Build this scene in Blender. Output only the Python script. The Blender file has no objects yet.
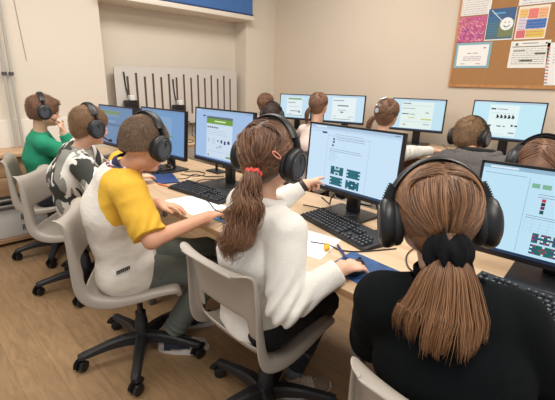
import bpy, bmesh, math, random
import numpy as np
from mathutils import Vector, Matrix

SC = bpy.context.scene
COL = SC.collection
PI = math.pi
rnd = random.Random(7)
R = math.radians


# ---------------------------------------------------------------- materials
def lin(c):
    return tuple(((v / 255.0) / 12.92) if v / 255.0 <= 0.04045 else (((v / 255.0) + 0.055) / 1.055) ** 2.4 for v in c[:3]) + (1.0,)


MATS = {}


def mat(name, rgb, rough=0.5, metal=0.0, spec=0.5, bump=None, var=None, stretch=(1, 1, 1), emit=None, coat=0.0, sheen=0.0):
    """principled material; var=(noise scale, darker/lighter amount), bump=(noise scale, strength)"""
    if name in MATS:
        return MATS[name]
    m = bpy.data.materials.new(name)
    m.use_nodes = True
    nt = m.node_tree
    b = nt.nodes['Principled BSDF']
    b.inputs['Base Color'].default_value = lin(rgb)
    b.inputs['Roughness'].default_value = rough
    b.inputs['Metallic'].default_value = metal
    b.inputs['Specular IOR Level'].default_value = spec
    b.inputs['Coat Weight'].default_value = coat
    b.inputs['Sheen Weight'].default_value = sheen
    m.diffuse_color = lin(rgb)
    if var or bump:
        tc = nt.nodes.new('ShaderNodeTexCoord')
        mp = nt.nodes.new('ShaderNodeMapping')
        mp.inputs['Scale'].default_value = stretch
        nt.links.new(tc.outputs['Object'], mp.inputs['Vector'])
    if var:
        n = nt.nodes.new('ShaderNodeTexNoise')
        n.inputs['Scale'].default_value = var[0]
        n.inputs['Detail'].default_value = 4
        nt.links.new(mp.outputs['Vector'], n.inputs['Vector'])
        mr = nt.nodes.new('ShaderNodeMapRange')
        mr.inputs['From Min'].default_value = 0.3
        mr.inputs['From Max'].default_value = 0.7
        mr.inputs['To Min'].default_value = 1 - var[1]
        mr.inputs['To Max'].default_value = 1 + var[1]
        nt.links.new(n.outputs['Fac'], mr.inputs['Value'])
        mx = nt.nodes.new('ShaderNodeVectorMath')
        mx.operation = 'SCALE'
        mx.inputs[0].default_value = lin(rgb)[:3]
        nt.links.new(mr.outputs['Result'], mx.inputs['Scale'])
        nt.links.new(mx.outputs['Vector'], b.inputs['Base Color'])
    if bump:
        n2 = nt.nodes.new('ShaderNodeTexNoise')
        n2.inputs['Scale'].default_value = bump[0]
        n2.inputs['Detail'].default_value = 5
        nt.links.new(mp.outputs['Vector'], n2.inputs['Vector'])
        bp = nt.nodes.new('ShaderNodeBump')
        bp.inputs['Strength'].default_value = bump[1]
        bp.inputs['Distance'].default_value = 0.01
        nt.links.new(n2.outputs['Fac'], bp.inputs['Height'])
        nt.links.new(bp.outputs['Normal'], b.inputs['Normal'])
    if emit:
        b.inputs['Emission Color'].default_value = lin(rgb)
        b.inputs['Emission Strength'].default_value = emit
    MATS[name] = m
    return m


def glow(rgb, k=1.0):
    """lit screen pixels"""
    key = 'screen_%d_%d_%d_%s' % (rgb[0], rgb[1], rgb[2], k)
    if key in MATS:
        return MATS[key]
    m = mat(key, (4, 4, 6), rough=0.35, spec=0.3)
    b = m.node_tree.nodes['Principled BSDF']
    b.inputs['Emission Color'].default_value = lin(rgb)
    b.inputs['Emission Strength'].default_value = k
    return m


def wood(name, c1, c2, scale=(1, 1, 1), rough=0.45, nscale=3.0, bump=0.05):
    if name in MATS:
        return MATS[name]
    m = bpy.data.materials.new(name)
    m.use_nodes = True
    nt = m.node_tree
    b = nt.nodes['Principled BSDF']
    b.inputs['Roughness'].default_value = rough
    tc = nt.nodes.new('ShaderNodeTexCoord')
    mp = nt.nodes.new('ShaderNodeMapping')
    mp.inputs['Scale'].default_value = scale
    nt.links.new(tc.outputs['Object'], mp.inputs['Vector'])
    n = nt.nodes.new('ShaderNodeTexNoise')
    n.inputs['Scale'].default_value = nscale
    n.inputs['Detail'].default_value = 6
    n.inputs['Distortion'].default_value = 0.6
    nt.links.new(mp.outputs['Vector'], n.inputs['Vector'])
    cr = nt.nodes.new('ShaderNodeValToRGB')
    cr.color_ramp.elements[0].position = 0.32
    cr.color_ramp.elements[0].color = lin(c2)
    cr.color_ramp.elements[1].position = 0.66
    cr.color_ramp.elements[1].color = lin(c1)
    nt.links.new(n.outputs['Fac'], cr.inputs['Fac'])
    nt.links.new(cr.outputs['Color'], b.inputs['Base Color'])
    bp = nt.nodes.new('ShaderNodeBump')
    bp.inputs['Strength'].default_value = bump
    nt.links.new(n.outputs['Fac'], bp.inputs['Height'])
    nt.links.new(bp.outputs['Normal'], b.inputs['Normal'])
    m.diffuse_color = lin(c1)
    MATS[name] = m
    return m


def floor_material():
    m = bpy.data.materials.new('vinyl_plank_floor')
    m.use_nodes = True
    nt = m.node_tree
    b = nt.nodes['Principled BSDF']
    b.inputs['Roughness'].default_value = 0.42
    tc = nt.nodes.new('ShaderNodeTexCoord')
    mp = nt.nodes.new('ShaderNodeMapping')
    mp.inputs['Rotation'].default_value = (0, 0, R(90))
    mp.inputs['Location'].default_value = (0.3, 0.085, 0)
    nt.links.new(tc.outputs['Object'], mp.inputs['Vector'])
    br = nt.nodes.new('ShaderNodeTexBrick')
    br.inputs['Color1'].default_value = lin((160, 129, 94))
    br.inputs['Color2'].default_value = lin((150, 120, 87))
    br.inputs['Mortar'].default_value = lin((128, 100, 72))
    br.inputs['Scale'].default_value = 1.0
    br.inputs['Brick Width'].default_value = 1.25
    br.inputs['Row Height'].default_value = 0.15
    br.inputs['Mortar Size'].default_value = 0.0014
    br.inputs['Mortar Smooth'].default_value = 0.3
    br.inputs['Bias'].default_value = 0.0
    br.offset = 0.37
    nt.links.new(mp.outputs['Vector'], br.inputs['Vector'])
    mp2 = nt.nodes.new('ShaderNodeMapping')
    mp2.inputs['Scale'].default_value = (9.0, 1.8, 1)
    nt.links.new(tc.outputs['Object'], mp2.inputs['Vector'])
    n = nt.nodes.new('ShaderNodeTexNoise')
    n.inputs['Scale'].default_value = 3.0
    n.inputs['Detail'].default_value = 7
    n.inputs['Distortion'].default_value = 1.2
    nt.links.new(mp2.outputs['Vector'], n.inputs['Vector'])
    mr = nt.nodes.new('ShaderNodeMapRange')
    mr.inputs['From Min'].default_value = 0.25
    mr.inputs['From Max'].default_value = 0.75
    mr.inputs['To Min'].default_value = 0.74
    mr.inputs['To Max'].default_value = 1.18
    nt.links.new(n.outputs['Fac'], mr.inputs['Value'])
    sc = nt.nodes.new('ShaderNodeVectorMath')
    sc.operation = 'SCALE'
    nt.links.new(br.outputs['Color'], sc.inputs[0])
    nt.links.new(mr.outputs['Result'], sc.inputs['Scale'])
    nt.links.new(sc.outputs['Vector'], b.inputs['Base Color'])
    return m


# ---------------------------------------------------------------- object helpers
def tag(o, label=None, cat=None, group=None, kind=None):
    if label:
        o['label'] = label
    if cat:
        o['category'] = cat
    if group:
        o['group'] = group
    if kind:
        o['kind'] = kind
    return o


def empty(name, loc=(0, 0, 0), rz=0.0):
    o = bpy.data.objects.new(name, None)
    o.empty_display_size = 0.05
    COL.objects.link(o)
    o.location = loc
    o.rotation_euler = (0, 0, rz)
    return o


def obj(name, me, parent=None, mats=None, smooth=False, loc=None, rot=None, mods=None):
    if mats:
        for m in (mats if isinstance(mats, (list, tuple)) else [mats]):
            me.materials.append(m)
    if smooth:
        me.polygons.foreach_set('use_smooth', [True] * len(me.polygons))
    o = bpy.data.objects.new(name, me)
    COL.objects.link(o)
    if parent is not None:
        o.parent = parent
    if loc is not None:
        o.location = loc
    if rot is not None:
        o.rotation_euler = rot
    return o


def copy_tree(o, parent=None):
    c = o.copy()
    COL.objects.link(c)
    if parent is not None:
        c.parent = parent
    for ch in o.children:
        copy_tree(ch, c)
    return c


class MB:
    """collects shapes into one mesh"""

    def __init__(self):
        self.v, self.f, self.mi, self.sm = [], [], [], []

    def add(self, vs, fs, mi=0, sm=False):
        n = len(self.v)
        self.v += [tuple(p) for p in vs]
        self.f += [tuple(i + n for i in f) for f in fs]
        self.mi += [mi] * len(fs)
        self.sm += [sm] * len(fs)

    def box(self, a, b, mi=0, M=None, bev=0.0):
        x0, y0, z0 = a
        x1, y1, z1 = b
        if bev > 0:
            bm = bmesh.new()
            r = bmesh.ops.create_cube(bm, size=1)
            bmesh.ops.scale(bm, vec=(x1 - x0, y1 - y0, z1 - z0), verts=bm.verts)
            bmesh.ops.translate(bm, vec=((x0 + x1) / 2, (y0 + y1) / 2, (z0 + z1) / 2), verts=bm.verts)
            bmesh.ops.bevel(bm, geom=bm.edges[:], offset=bev, segments=3, profile=0.5, affect='EDGES')
            bm.verts.index_update()
            vs = [v.co.copy() for v in bm.verts]
            fs = [[v.index for v in f.verts] for f in bm.faces]
            bm.free()
        else:
            vs = [Vector(p) for p in ((x0, y0, z0), (x1, y0, z0), (x1, y1, z0), (x0, y1, z0), (x0, y0, z1), (x1, y0, z1), (x1, y1, z1), (x0, y1, z1))]
            fs = [(0, 3, 2, 1), (4, 5, 6, 7), (0, 1, 5, 4), (1, 2, 6, 5), (2, 3, 7, 6), (3, 0, 4, 7)]
        if M is not None:
            vs = [M @ v for v in vs]
        self.add(vs, fs, mi, bev > 0)
        return self

    def tube(self, pts, rad, n=8, mi=0, cap=True, flat=None, closed=False, up=None):
        """swept tube. rad number or list; flat=(a,b) multiplies radii along normal/binormal"""
        P = [Vector(p) for p in pts]
        m = len(P)
        rr = rad if isinstance(rad, (list, tuple)) else [rad] * m
        fa, fb = flat if flat else (1, 1)
        T = []
        for i in range(m):
            if closed:
                t = P[(i + 1) % m] - P[i - 1]
            else:
                t = P[min(i + 1, m - 1)] - P[max(i - 1, 0)]
            T.append(t.normalized() if t.length > 1e-9 else Vector((0, 0, 1)))
        ref = Vector(up) if up is not None else (Vector((0, 0, 1)) if abs(T[0].z) < 0.9 else Vector((1, 0, 0)))
        nrm = (ref - T[0] * ref.dot(T[0])).normalized()
        vs = []
        for i in range(m):
            if up is not None:
                q = ref - T[i] * ref.dot(T[i])
                nrm = q.normalized() if q.length > 1e-6 else nrm
            else:
                q = nrm - T[i] * nrm.dot(T[i])
                nrm = q.normalized() if q.length > 1e-6 else nrm
            bn = T[i].cross(nrm)
            for k in range(n):
                a = 2 * PI * k / n
                vs.append(P[i] + nrm * (math.cos(a) * rr[i] * fa) + bn * (math.sin(a) * rr[i] * fb))
        fs = []
        for i in range(m if closed else m - 1):
            j = (i + 1) % m
            for k in range(n):
                l = (k + 1) % n
                fs.append((i * n + k, i * n + l, j * n + l, j * n + k))
        if cap and not closed:
            fs.append(tuple(range(n - 1, -1, -1)))
            fs.append(tuple((m - 1) * n + k for k in range(n)))
        self.add(vs, fs, mi, True)
        return self

    def cyl(self, a, b, r0, r1=None, n=20, mi=0):
        return self.tube([a, b], [r0, r0 if r1 is None else r1], n, mi)

    def lathe(self, prof, n=24, M=None, mi=0):
        """prof = [(r, z)...] about z"""
        vs, fs = [], []
        for r, z in prof:
            for k in range(n):
                a = 2 * PI * k / n
                vs.append(Vector((r * math.cos(a), r * math.sin(a), z)))
        for i in range(len(prof) - 1):
            for k in range(n):
                l = (k + 1) % n
                fs.append((i * n + k, i * n + l, (i + 1) * n + l, (i + 1) * n + k))
        fs.append(tuple(range(n - 1, -1, -1)))
        fs.append(tuple((len(prof) - 1) * n + k for k in range(n)))
        if M is not None:
            vs = [M @ v for v in vs]
        self.add(vs, fs, mi, True)
        return self

    def mesh(self, name):
        me = bpy.data.meshes.new(name)
        me.from_pydata(self.v, [], self.f)
        me.polygons.foreach_set('material_index', self.mi)
        me.polygons.foreach_set('use_smooth', self.sm)
        me.update()
        return me

    def build(self, name, mats, parent=None, loc=None, rot=None, auto=True):
        me = self.mesh(name)
        o = obj(name, me, parent, mats, False, loc, rot)
        if auto and any(self.sm):
            try:
                me.set_sharp_from_angle(angle=R(38))
            except Exception:
                pass
        return o


def box_obj(name, a, b, m, parent=None, bev=0.0, loc=None, rot=None):
    return MB().box(a, b, bev=bev).build(name, m, parent, loc, rot)


def smooth_path(pts, n=8):
    """catmull-rom resample"""
    P = [Vector(p) for p in pts]
    P = [P[0] * 2 - P[1]] + P + [P[-1] * 2 - P[-2]]
    out = []
    for i in range(1, len(P) - 2):
        for k in range(n):
            t = k / n
            a, b, c, d = P[i - 1], P[i], P[i + 1], P[i + 2]
            out.append(0.5 * ((2 * b) + (c - a) * t + (2 * a - 5 * b + 4 * c - d) * t * t + (3 * b - a - 3 * c + d) * t ** 3))
    out.append(P[-2])
    return out


# ---------------------------------------------------------------- implicit surfaces
def nz(P, seed, f):
    """cheap smooth noise in -1..1 for arrays of points"""
    r = np.random.RandomState(seed)
    A = r.normal(size=(3, 3)) * f
    B = r.normal(size=(3, 3)) * f * 0.6
    ph = r.rand(6) * 6.28
    w = np.stack([np.sin(P @ B[i] + ph[i]) for i in range(3)], -1)
    s = 0
    for i in range(3):
        s = s + np.sin(P @ A[i] + 1.7 * w[..., i] + ph[3 + i])
    return s / 3.0


class Field:
    def __init__(self, lo, hi, h):
        self.lo = np.array(lo, np.float32)
        self.h = h
        self.n = np.maximum(4, np.ceil((np.array(hi) - np.array(lo)) / h).astype(int) + 1)
        self.F = np.full(self.n, 0.5, np.float32)

    def _sl(self, lo, hi):
        a = np.clip(np.floor((np.array(lo) - self.lo) / self.h).astype(int), 0, self.n)
        b = np.clip(np.ceil((np.array(hi) - self.lo) / self.h).astype(int) + 1, 0, self.n)
        if np.any(b <= a):
            return None, None
        g = [self.lo[i] + self.h * np.arange(a[i], b[i], dtype=np.float32) for i in range(3)]
        X, Y, Z = np.meshgrid(*g, indexing='ij')
        return (slice(a[0], b[0]), slice(a[1], b[1]), slice(a[2], b[2])), np.stack([X, Y, Z], -1)

    def _merge(self, sl, d, k):
        f = self.F[sl]
        if k <= 0:
            self.F[sl] = np.minimum(f, d)
        else:
            h = np.clip(0.5 + 0.5 * (f - d) / k, 0, 1)
            self.F[sl] = f * (1 - h) + d * h - k * h * (1 - h)

    def cap(self, a, b, ra, rb=None, k=0.015, w=None, wa=None, wb=None):
        """tapered capsule; w = unit lateral axis with half widths wa, wb for a flattened section"""
        rb = ra if rb is None else rb
        a = np.array(a, np.float32)
        b = np.array(b, np.float32)
        m = max(ra, rb, wa or 0, wb or 0) + 0.03 + k
        sl, P = self._sl(np.minimum(a, b) - m, np.maximum(a, b) + m)
        if sl is None:
            return
        ba = b - a
        L = float(ba @ ba) + 1e-12
        q = P - a
        t = np.clip((q @ ba) / L, 0, 1)
        v = q - t[..., None] * ba
        r = ra + (rb - ra) * t
        if w is None:
            d = np.sqrt((v * v).sum(-1)) - r
        else:
            w = np.array(w, np.float32)
            W = wa + (wb - wa) * t
            l = v @ w
            rest = (v * v).sum(-1) - l * l
            d = (np.sqrt(np.maximum(0, rest) + (l * r / W) ** 2) - r)
            d = d * np.where(np.abs(l) > np.sqrt(np.maximum(rest, 0)), 0.5 * (1 + W / r), 1.0)
        self._merge(sl, d, k)

    def ell(self, c, r, M=None, k=0.015, sub=False):
        c = np.array(c, np.float32)
        r = np.array(r, np.float32)
        m = float(r.max()) + 0.03 + k
        sl, P = self._sl(c - m, c + m)
        if sl is None:
            return
        q = P - c
        if M is not None:
            q = q @ np.array(M, np.float32)  # world -> local (columns = local axes)
        k0 = np.sqrt(((q / r) ** 2).sum(-1)) + 1e-9
        k1 = np.sqrt(((q / (r * r)) ** 2).sum(-1)) + 1e-9
        d = k0 * (k0 - 1) / k1
        if sub:
            f = self.F[sl]
            e = -d
            h = np.clip(0.5 - 0.5 * (f - e) / max(k, 1e-4), 0, 1)
            self.F[sl] = f * (1 - h) + e * h + k * h * (1 - h)
        else:
            self._merge(sl, d, k)

    def clip(self, p, n, rad):
        """keep only the side against n, inside a ball of radius rad about p"""
        p = np.array(p, np.float32)
        n = np.array(n, np.float32)
        n = n / np.linalg.norm(n)
        sl, P = self._sl(p - rad, p + rad)
        if sl is None:
            return
        q = P - p
        inside = (q * q).sum(-1) < rad * rad
        self.F[sl] = np.where(inside, np.maximum(self.F[sl], q @ n), self.F[sl])

    def folds(self, fn, band=0.05):
        ix = np.argwhere(np.abs(self.F) < band)
        P = self.lo + ix.astype(np.float32) * self.h
        self.F[tuple(ix.T)] += fn(P).astype(np.float32)

    def mesh(self, name):
        F = self.F
        F[0], F[-1] = np.maximum(F[0], .01), np.maximum(F[-1], .01)
        F[:, 0], F[:, -1] = np.maximum(F[:, 0], .01), np.maximum(F[:, -1], .01)
        F[:, :, 0], F[:, :, -1] = np.maximum(F[:, :, 0], .01), np.maximum(F[:, :, -1], .01)
        neg = F < 0
        cnt = np.zeros(tuple(s - 1 for s in F.shape), np.int8)
        sl = (slice(0, -1), slice(1, None))
        for i in (0, 1):
            for j in (0, 1):
                for k in (0, 1):
                    cnt += neg[sl[i], sl[j], sl[k]]
        act = (cnt > 0) & (cnt < 8)
        cells = np.argwhere(act)
        idx = np.full(act.shape, -1, np.int32)
        idx[tuple(cells.T)] = np.arange(len(cells))
        acc = np.zeros((len(cells), 3))
        num = np.zeros(len(cells))
        co = [(i, j, k) for i in (0, 1) for j in (0, 1) for k in (0, 1)]
        vals = {c: F[cells[:, 0] + c[0], cells[:, 1] + c[1], cells[:, 2] + c[2]].astype(np.float64) for c in co}
        for c in co:
            for ax in range(3):
                if c[ax] == 0:
                    d = list(c)
                    d[ax] = 1
                    d = tuple(d)
                    f0, f1 = vals[c], vals[d]
                    m = (f0 < 0) != (f1 < 0)
                    t = np.where(m, f0 / np.where(m, f0 - f1, 1), 0)
                    p = np.array(c, float)[None] + np.zeros((len(cells), 3))
                    p[:, ax] += t
                    acc[m] += p[m]
                    num[m] += 1
        V = (cells + acc / num[:, None]) * self.h + self.lo
        quads = []
        for ax in range(3):
            a0 = [slice(None)] * 3
            a1 = [slice(None)] * 3
            a0[ax] = slice(0, -1)
            a1[ax] = slice(1, None)
            n0, n1 = neg[tuple(a0)], neg[tuple(a1)]
            E = np.argwhere(n0 != n1)
            b, c = (ax + 1) % 3, (ax + 2) % 3
            E = E[(E[:, b] > 0) & (E[:, c] > 0) & (E[:, b] < act.shape[b]) & (E[:, c] < act.shape[c])]
            s = n0[tuple(E.T)]
            q = []
            for db, dc in ((0, 0), (-1, 0), (-1, -1), (0, -1)):
                e = E.copy()
                e[:, b] += db
                e[:, c] += dc
                q.append(idx[tuple(e.T)])
            q = np.stack(q, 1)
            q[~s] = q[~s][:, ::-1]
            quads.append(q)
        Q = np.concatenate(quads)
        Q = Q[(Q >= 0).all(1)]
        # one light relaxing pass
        S = np.zeros_like(V)
        N = np.zeros(len(V))
        for i in range(4):
            a, b = Q[:, i], Q[:, (i + 1) % 4]
            np.add.at(S, a, V[b])
            np.add.at(N, a, 1)
        V = V * 0.5 + 0.5 * S / np.maximum(N, 1)[:, None]
        me = bpy.data.meshes.new(name)
        me.vertices.add(len(V))
        me.vertices.foreach_set('co', V.ravel())
        me.loops.add(len(Q) * 4)
        me.polygons.add(len(Q))
        me.loops.foreach_set('vertex_index', Q.ravel().astype(np.int32))
        me.polygons.foreach_set('loop_start', np.arange(0, len(Q) * 4, 4, dtype=np.int32))
        me.polygons.foreach_set('loop_total', np.full(len(Q), 4, np.int32))
        me.update(calc_edges=True)
        me.validate()
        me.polygons.foreach_set('use_smooth', np.ones(len(me.polygons), bool))
        return me


def face_centres(me):
    c = np.zeros(len(me.polygons) * 3)
    me.polygons.foreach_get('center', c)
    return c.reshape(-1, 3)


def set_mi(me, mask, i):
    a = np.zeros(len(me.polygons), np.int32)
    me.polygons.foreach_get('material_index', a)
    a[mask] = i
    me.polygons.foreach_set('material_index', a)
# ---------------------------------------------------------------- the room
WX, WY, HZ = 3.90, 4.00, 3.0      # pinboard wall plane, window wall plane, ceiling
m_wall = mat('cream_wall_paint', (220, 209, 193), rough=0.8, bump=(60, 0.03), var=(1.2, 0.02))
m_wall2 = mat('peach_wall_paint', (214, 199, 180), rough=0.8, bump=(60, 0.03), var=(1.2, 0.02))
m_white = mat('white_painted_trim', (228, 218, 204), rough=0.5)

fl = MB()
fl.add([(-3, -3, 0), (4.4, -3, 0), (4.4, 4.6, 0), (-3, 4.6, 0)], [(0, 1, 2, 3)])
tag(fl.build('floor', floor_material()), kind='structure')
ce = MB()
ce.box((-3, -3, HZ), (4.4, 4.6, HZ + 0.1))
tag(ce.build('ceiling', mat('ceiling_white', (240, 238, 232), rough=0.9)), kind='structure')

tag(box_obj('wall_right', (WX, -3, 0), (WX + 0.15, 4.6, HZ), m_wall2), kind='structure')
w = MB()
w.box((-3, WY, 0), (1.615, WY + 0.4, HZ))                  # pier left of the window niche
w.box((1.615, WY + 0.22, 0), (3.404, WY + 0.4, 2.06))      # wall under the window
w.box((1.615, WY + 0.22, 2.9), (3.404, WY + 0.4, HZ))
w.box((3.404, WY, 0), (WX, WY + 0.4, HZ))                  # pier right of the niche
tag(w.build('wall_back', m_wall), kind='structure')
# slightly proud plaster band low on the left pier
tag(box_obj('trim_1', (-3, WY - 0.02, 0.0), (1.617, WY, 1.0), mat('pale_plaster_band', (222, 214, 202), rough=0.7), bev=0.008), kind='structure')
# window over the niche, behind the lowered blind
m_glass = mat('window_glass', (200, 220, 235), rough=0.08)
wn = empty('window_1', (0, 0, 0))
tag(wn, kind='structure')
f = MB()
for a, b in (((1.615, 4.30, 2.06), (1.69, 4.36, 2.9)), ((3.33, 4.30, 2.06), (3.404, 4.36, 2.9)), ((1.615, 4.30, 2.06), (3.404, 4.36, 2.14)), ((1.615, 4.30, 2.82), (3.404, 4.36, 2.9)), ((2.48, 4.30, 2.06), (2.54, 4.36, 2.9))):
    f.box(a, b)
f.build('window_frame', m_white, wn)
box_obj('window_pane', (1.66, 4.325, 2.1), (3.36, 4.335, 2.86), m_glass, wn)
tag(box_obj('trim_2', (1.617, 3.88, 2.055), (3.44, 4.30, 2.105), m_white, bev=0.006), kind='structure')   # deep window board seen from below
bl = empty('roller_blind', (2.52, 3.91, 2.11))
tag(bl, 'blue roller blind pulled down to the white window board above the radiator', 'blind')
m_blue = mat('blue_blind_cloth', (68, 112, 172), rough=0.8, bump=(200, 0.05))
s = MB()
N = 40
vs = []
for i in range(N + 1):
    x = -0.90 + 1.815 * i / N
    yy = 0.004 * math.sin(i * 1.9)
    vs += [(x, yy, 0.012), (x, yy, 0.74), (x, yy + 0.004, 0.74), (x, yy + 0.004, 0.012)]
fs = []
for i in range(N):
    for k in range(4):
        fs.append((i * 4 + k, i * 4 + (k + 1) % 4, i * 4 + 4 + (k + 1) % 4, i * 4 + 4 + k))
s.add(vs, fs, 0, True)
s.build('blind_cloth', m_blue, bl)
box_obj('bottom_bar', (-0.905, -0.012, -0.004), (0.918, 0.014, 0.016), mat('navy_bar', (40, 62, 104), rough=0.5), bl, bev=0.003)
MB().cyl((-0.9, 0.02, 0.76), (0.915, 0.02, 0.76), 0.022).build('roller_tube', m_white, bl)

# radiator cover with slots
rd = empty('radiator_cover', (2.53, 4.10, 0.86))
tag(rd, 'wide light grey radiator cover with vertical slots in the niche below the blue blind', 'radiator cover')


def radiator():
    x0, x1, z0, z1 = -0.79, 0.79, 0.0, 0.615
    # panel built as bars between slots so that the slots are real openings
    slots = []
    n = 15
    for i in range(n):
        x = -0.655 + i * 0.0955
        top = 0.515 if i % 2 == 0 else 0.55
        bot = 0.11 if i % 2 == 0 else 0.075
        slots.append((x, bot, top))
    bm = bmesh.new()
    xs = [x0] + sum([[x - 0.0125, x + 0.0125] for x, _, _ in slots], []) + [x1]
    zs = [z0, 0.075, 0.11, 0.515, 0.55, z1]
    grid = {}
    for i, x in enumerate(xs):
        for j, z in enumerate(zs):
            grid[i, j] = bm.verts.new((x, -0.012, z))
    for i in range(len(xs) - 1):
        for j in range(len(zs) - 1):
            if i % 2 == 1:
                si = (i - 1) // 2
                lo, hi = slots[si][1], slots[si][2]
                zc = (zs[j] + zs[j + 1]) / 2
                if lo < zc < hi:
                    continue
            bm.faces.new([grid[i, j], grid[i + 1, j], grid[i + 1, j + 1], grid[i, j + 1]])
    bm.normal_update()
    g = bmesh.ops.extrude_face_region(bm, geom=bm.faces[:])
    bmesh.ops.translate(bm, vec=(0, 0.007, 0), verts=[e for e in g['geom'] if isinstance(e, bmesh.types.BMVert)])
    bmesh.ops.recalc_face_normals(bm, faces=bm.faces[:])
    # round the four outer corners
    ce = [e for e in bm.edges if abs(abs(e.verts[0].co.x) - 0.79) < 1e-4 and abs(abs(e.verts[1].co.x) - 0.79) < 1e-4
          and abs(e.verts[0].co.z - e.verts[1].co.z) < 1e-5 and (abs(e.verts[0].co.z) < 1e-4 or abs(e.verts[0].co.z - z1) < 1e-4)]
    bmesh.ops.bevel(bm, geom=ce, offset=0.035, segments=6, profile=0.5, affect='EDGES')
    me = bpy.data.meshes.new('front_panel')
    bm.to_mesh(me)
    bm.free()
    return me


m_rad = mat('light_grey_enamel', (206, 200, 193), rough=0.45)
obj('front_panel', radiator(), rd, m_rad)
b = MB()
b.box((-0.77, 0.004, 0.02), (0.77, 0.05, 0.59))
b.build('slot_shade_panel', mat('slot_shade_brown', (112, 84, 62), rough=0.9), rd)  # backing sheet whose brown paints the shade seen inside the slots
box_obj('bracket', (-0.72, 0.012, 0.25), (-0.68, 0.115, 0.32), m_rad, rd)
box_obj('bracket', (0.68, 0.012, 0.25), (0.72, 0.115, 0.32), m_rad, rd)
v = MB().cyl((0.795, 0.04, 0.52), (0.815, 0.04, 0.52), 0.012)
v.build('bleed_valve', mat('dull_brass', (120, 100, 80), rough=0.4, metal=0.7), rd)

# thin heating pipes on the left pier
m_pipe = mat('grey_painted_pipe', (178, 174, 166), rough=0.4)
for nm, x, lab, zt in (('heating_pipe', 0.775, 'grey vertical heating pipe on the left wall, nearer the picture edge', 3.0),
                       ('heating_pipe', 0.825, 'grey vertical heating pipe on the left wall, nearer the boy in green', 3.0)):
    e = empty(nm, (x, WY - 0.05, 0))
    tag(e, lab, 'pipe', 'heating pipes on the left wall')
    MB().cyl((0, 0, 0.0), (0, 0, zt), 0.011, n=12).build('pipe_run', m_pipe, e)
    c = MB()
    c.cyl((0, 0, 1.36), (0, 0, 1.385), 0.019, n=12)
    c.box((-0.006, 0, 1.36), (0.006, 0.05, 1.385))
    c.build('pipe_clip', mat('dark_pipe_clip', (90, 92, 96), rough=0.4, metal=0.5), e)
c = MB().tube(smooth_path([(0.90, WY - 0.004, 3.0), (0.93, WY - 0.004, 2.2), (0.945, WY - 0.004, 1.8), (0.962, WY - 0.004, 1.48)], 4), 0.0025, 6)
tag(c.build('wall_wire', mat('beige_wire', (168, 150, 126), rough=0.6)), 'thin beige wire running down the left wall', 'wire')

# low wooden counter along the left wall behind the boy in green
m_oak = wood('light_oak', (206, 172, 134), (184, 146, 108), (1.2, 1, 9), nscale=2.5)
m_oak2 = wood('mid_oak_front', (182, 146, 112), (160, 124, 92), (1.2, 1, 9), nscale=2.5)
cb = empty('wooden_counter', (0.2, 3.8, 0))
tag(cb, 'wooden counter with plank front along the left wall behind the boy in green', 'counter')
box_obj('counter_top', (-1.6, -0.16, 0.735), (0.98, 0.175, 0.765), m_oak, cb, bev=0.003)
for k in range(2):
    box_obj('front_board', (-1.58, -0.12, 0.42 + k * 0.155), (0.96, -0.10, 0.57 + k * 0.155), m_oak2, cb, bev=0.004)
for z in (0.385, 0.335):
    MB().cyl((-1.58, -0.115, z), (0.96, -0.115, z), 0.012, n=12).build('rail', mat('grey_rail', (150, 146, 138), rough=0.4, metal=0.4), cb)
for x in (-1.55, -0.35, 0.9):
    box_obj('leg', (x, -0.09, 0), (x + 0.04, 0.15, 0.735), m_oak2, cb)
bxp = empty('cardboard_box', (0.25, 3.83, 0.0))
tag(bxp, 'long white box with black printed letters under the wooden wall counter', 'box')
box_obj('carton', (-0.9, -0.12, 0.06), (0.62, 0.12, 0.295), mat('white_card', (214, 210, 202), rough=0.7), bxp, bev=0.004)
t = MB()
# upright block letters (stand-ins read as printed capitals)
m_blk = mat('black_print', (30, 30, 30), rough=0.6)
lx = 0.42
for row, zz in ((0, 0.19), (1, 0.10)):
    for k in range(3):
        x = lx + k * 0.026
        t.box((x, -0.1215, zz), (x + 0.006, -0.1205, zz + 0.05))
        t.box((x, -0.1215, zz + 0.044), (x + 0.018, -0.1205, zz + 0.05))
        if k % 2 == 0:
            t.box((x + 0.012, -0.1215, zz), (x + 0.018, -0.1205, zz + 0.05))
        t.box((x, -0.1215, zz + 0.02), (x + 0.018, -0.1205, zz + 0.026))
t.build('printed_letters', m_blk, bxp)
box_obj('shelf_board', (-1.5, -0.13, 0.03), (0.94, 0.14, 0.058), m_oak2, cb)

# ---------------------------------------------------------------- pinboard and its papers
pb = empty('pinboard', (WX, 0.9, 1.8))
tag(pb, 'large cork pinboard with thin wooden frame on the right wall', 'pinboard')
m_cork = mat('orange_cork', (168, 122, 76), rough=0.85, bump=(220, 0.2), var=(120, 0.08))
m_frame = wood('pinboard_frame_wood', (196, 140, 86), (176, 120, 70), (1, 6, 1))
box_obj('cork_sheet', (-0.012, -1.6, -0.43), (-0.001, 0.68, 0.62), m_cork, pb)
for a, b in (((-0.018, -1.62, -0.455), (0, 0.70, -0.43)), ((-0.018, -1.62, 0.62), (0, 0.70, 0.645)), ((-0.018, 0.68, -0.43), (0, 0.70, 0.62)), ((-0.018, -1.62, -0.43), (0, -1.6, 0.62))):
    box_obj('frame_rail', a, b, m_frame, pb)
PX = WX - 0.0135


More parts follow.
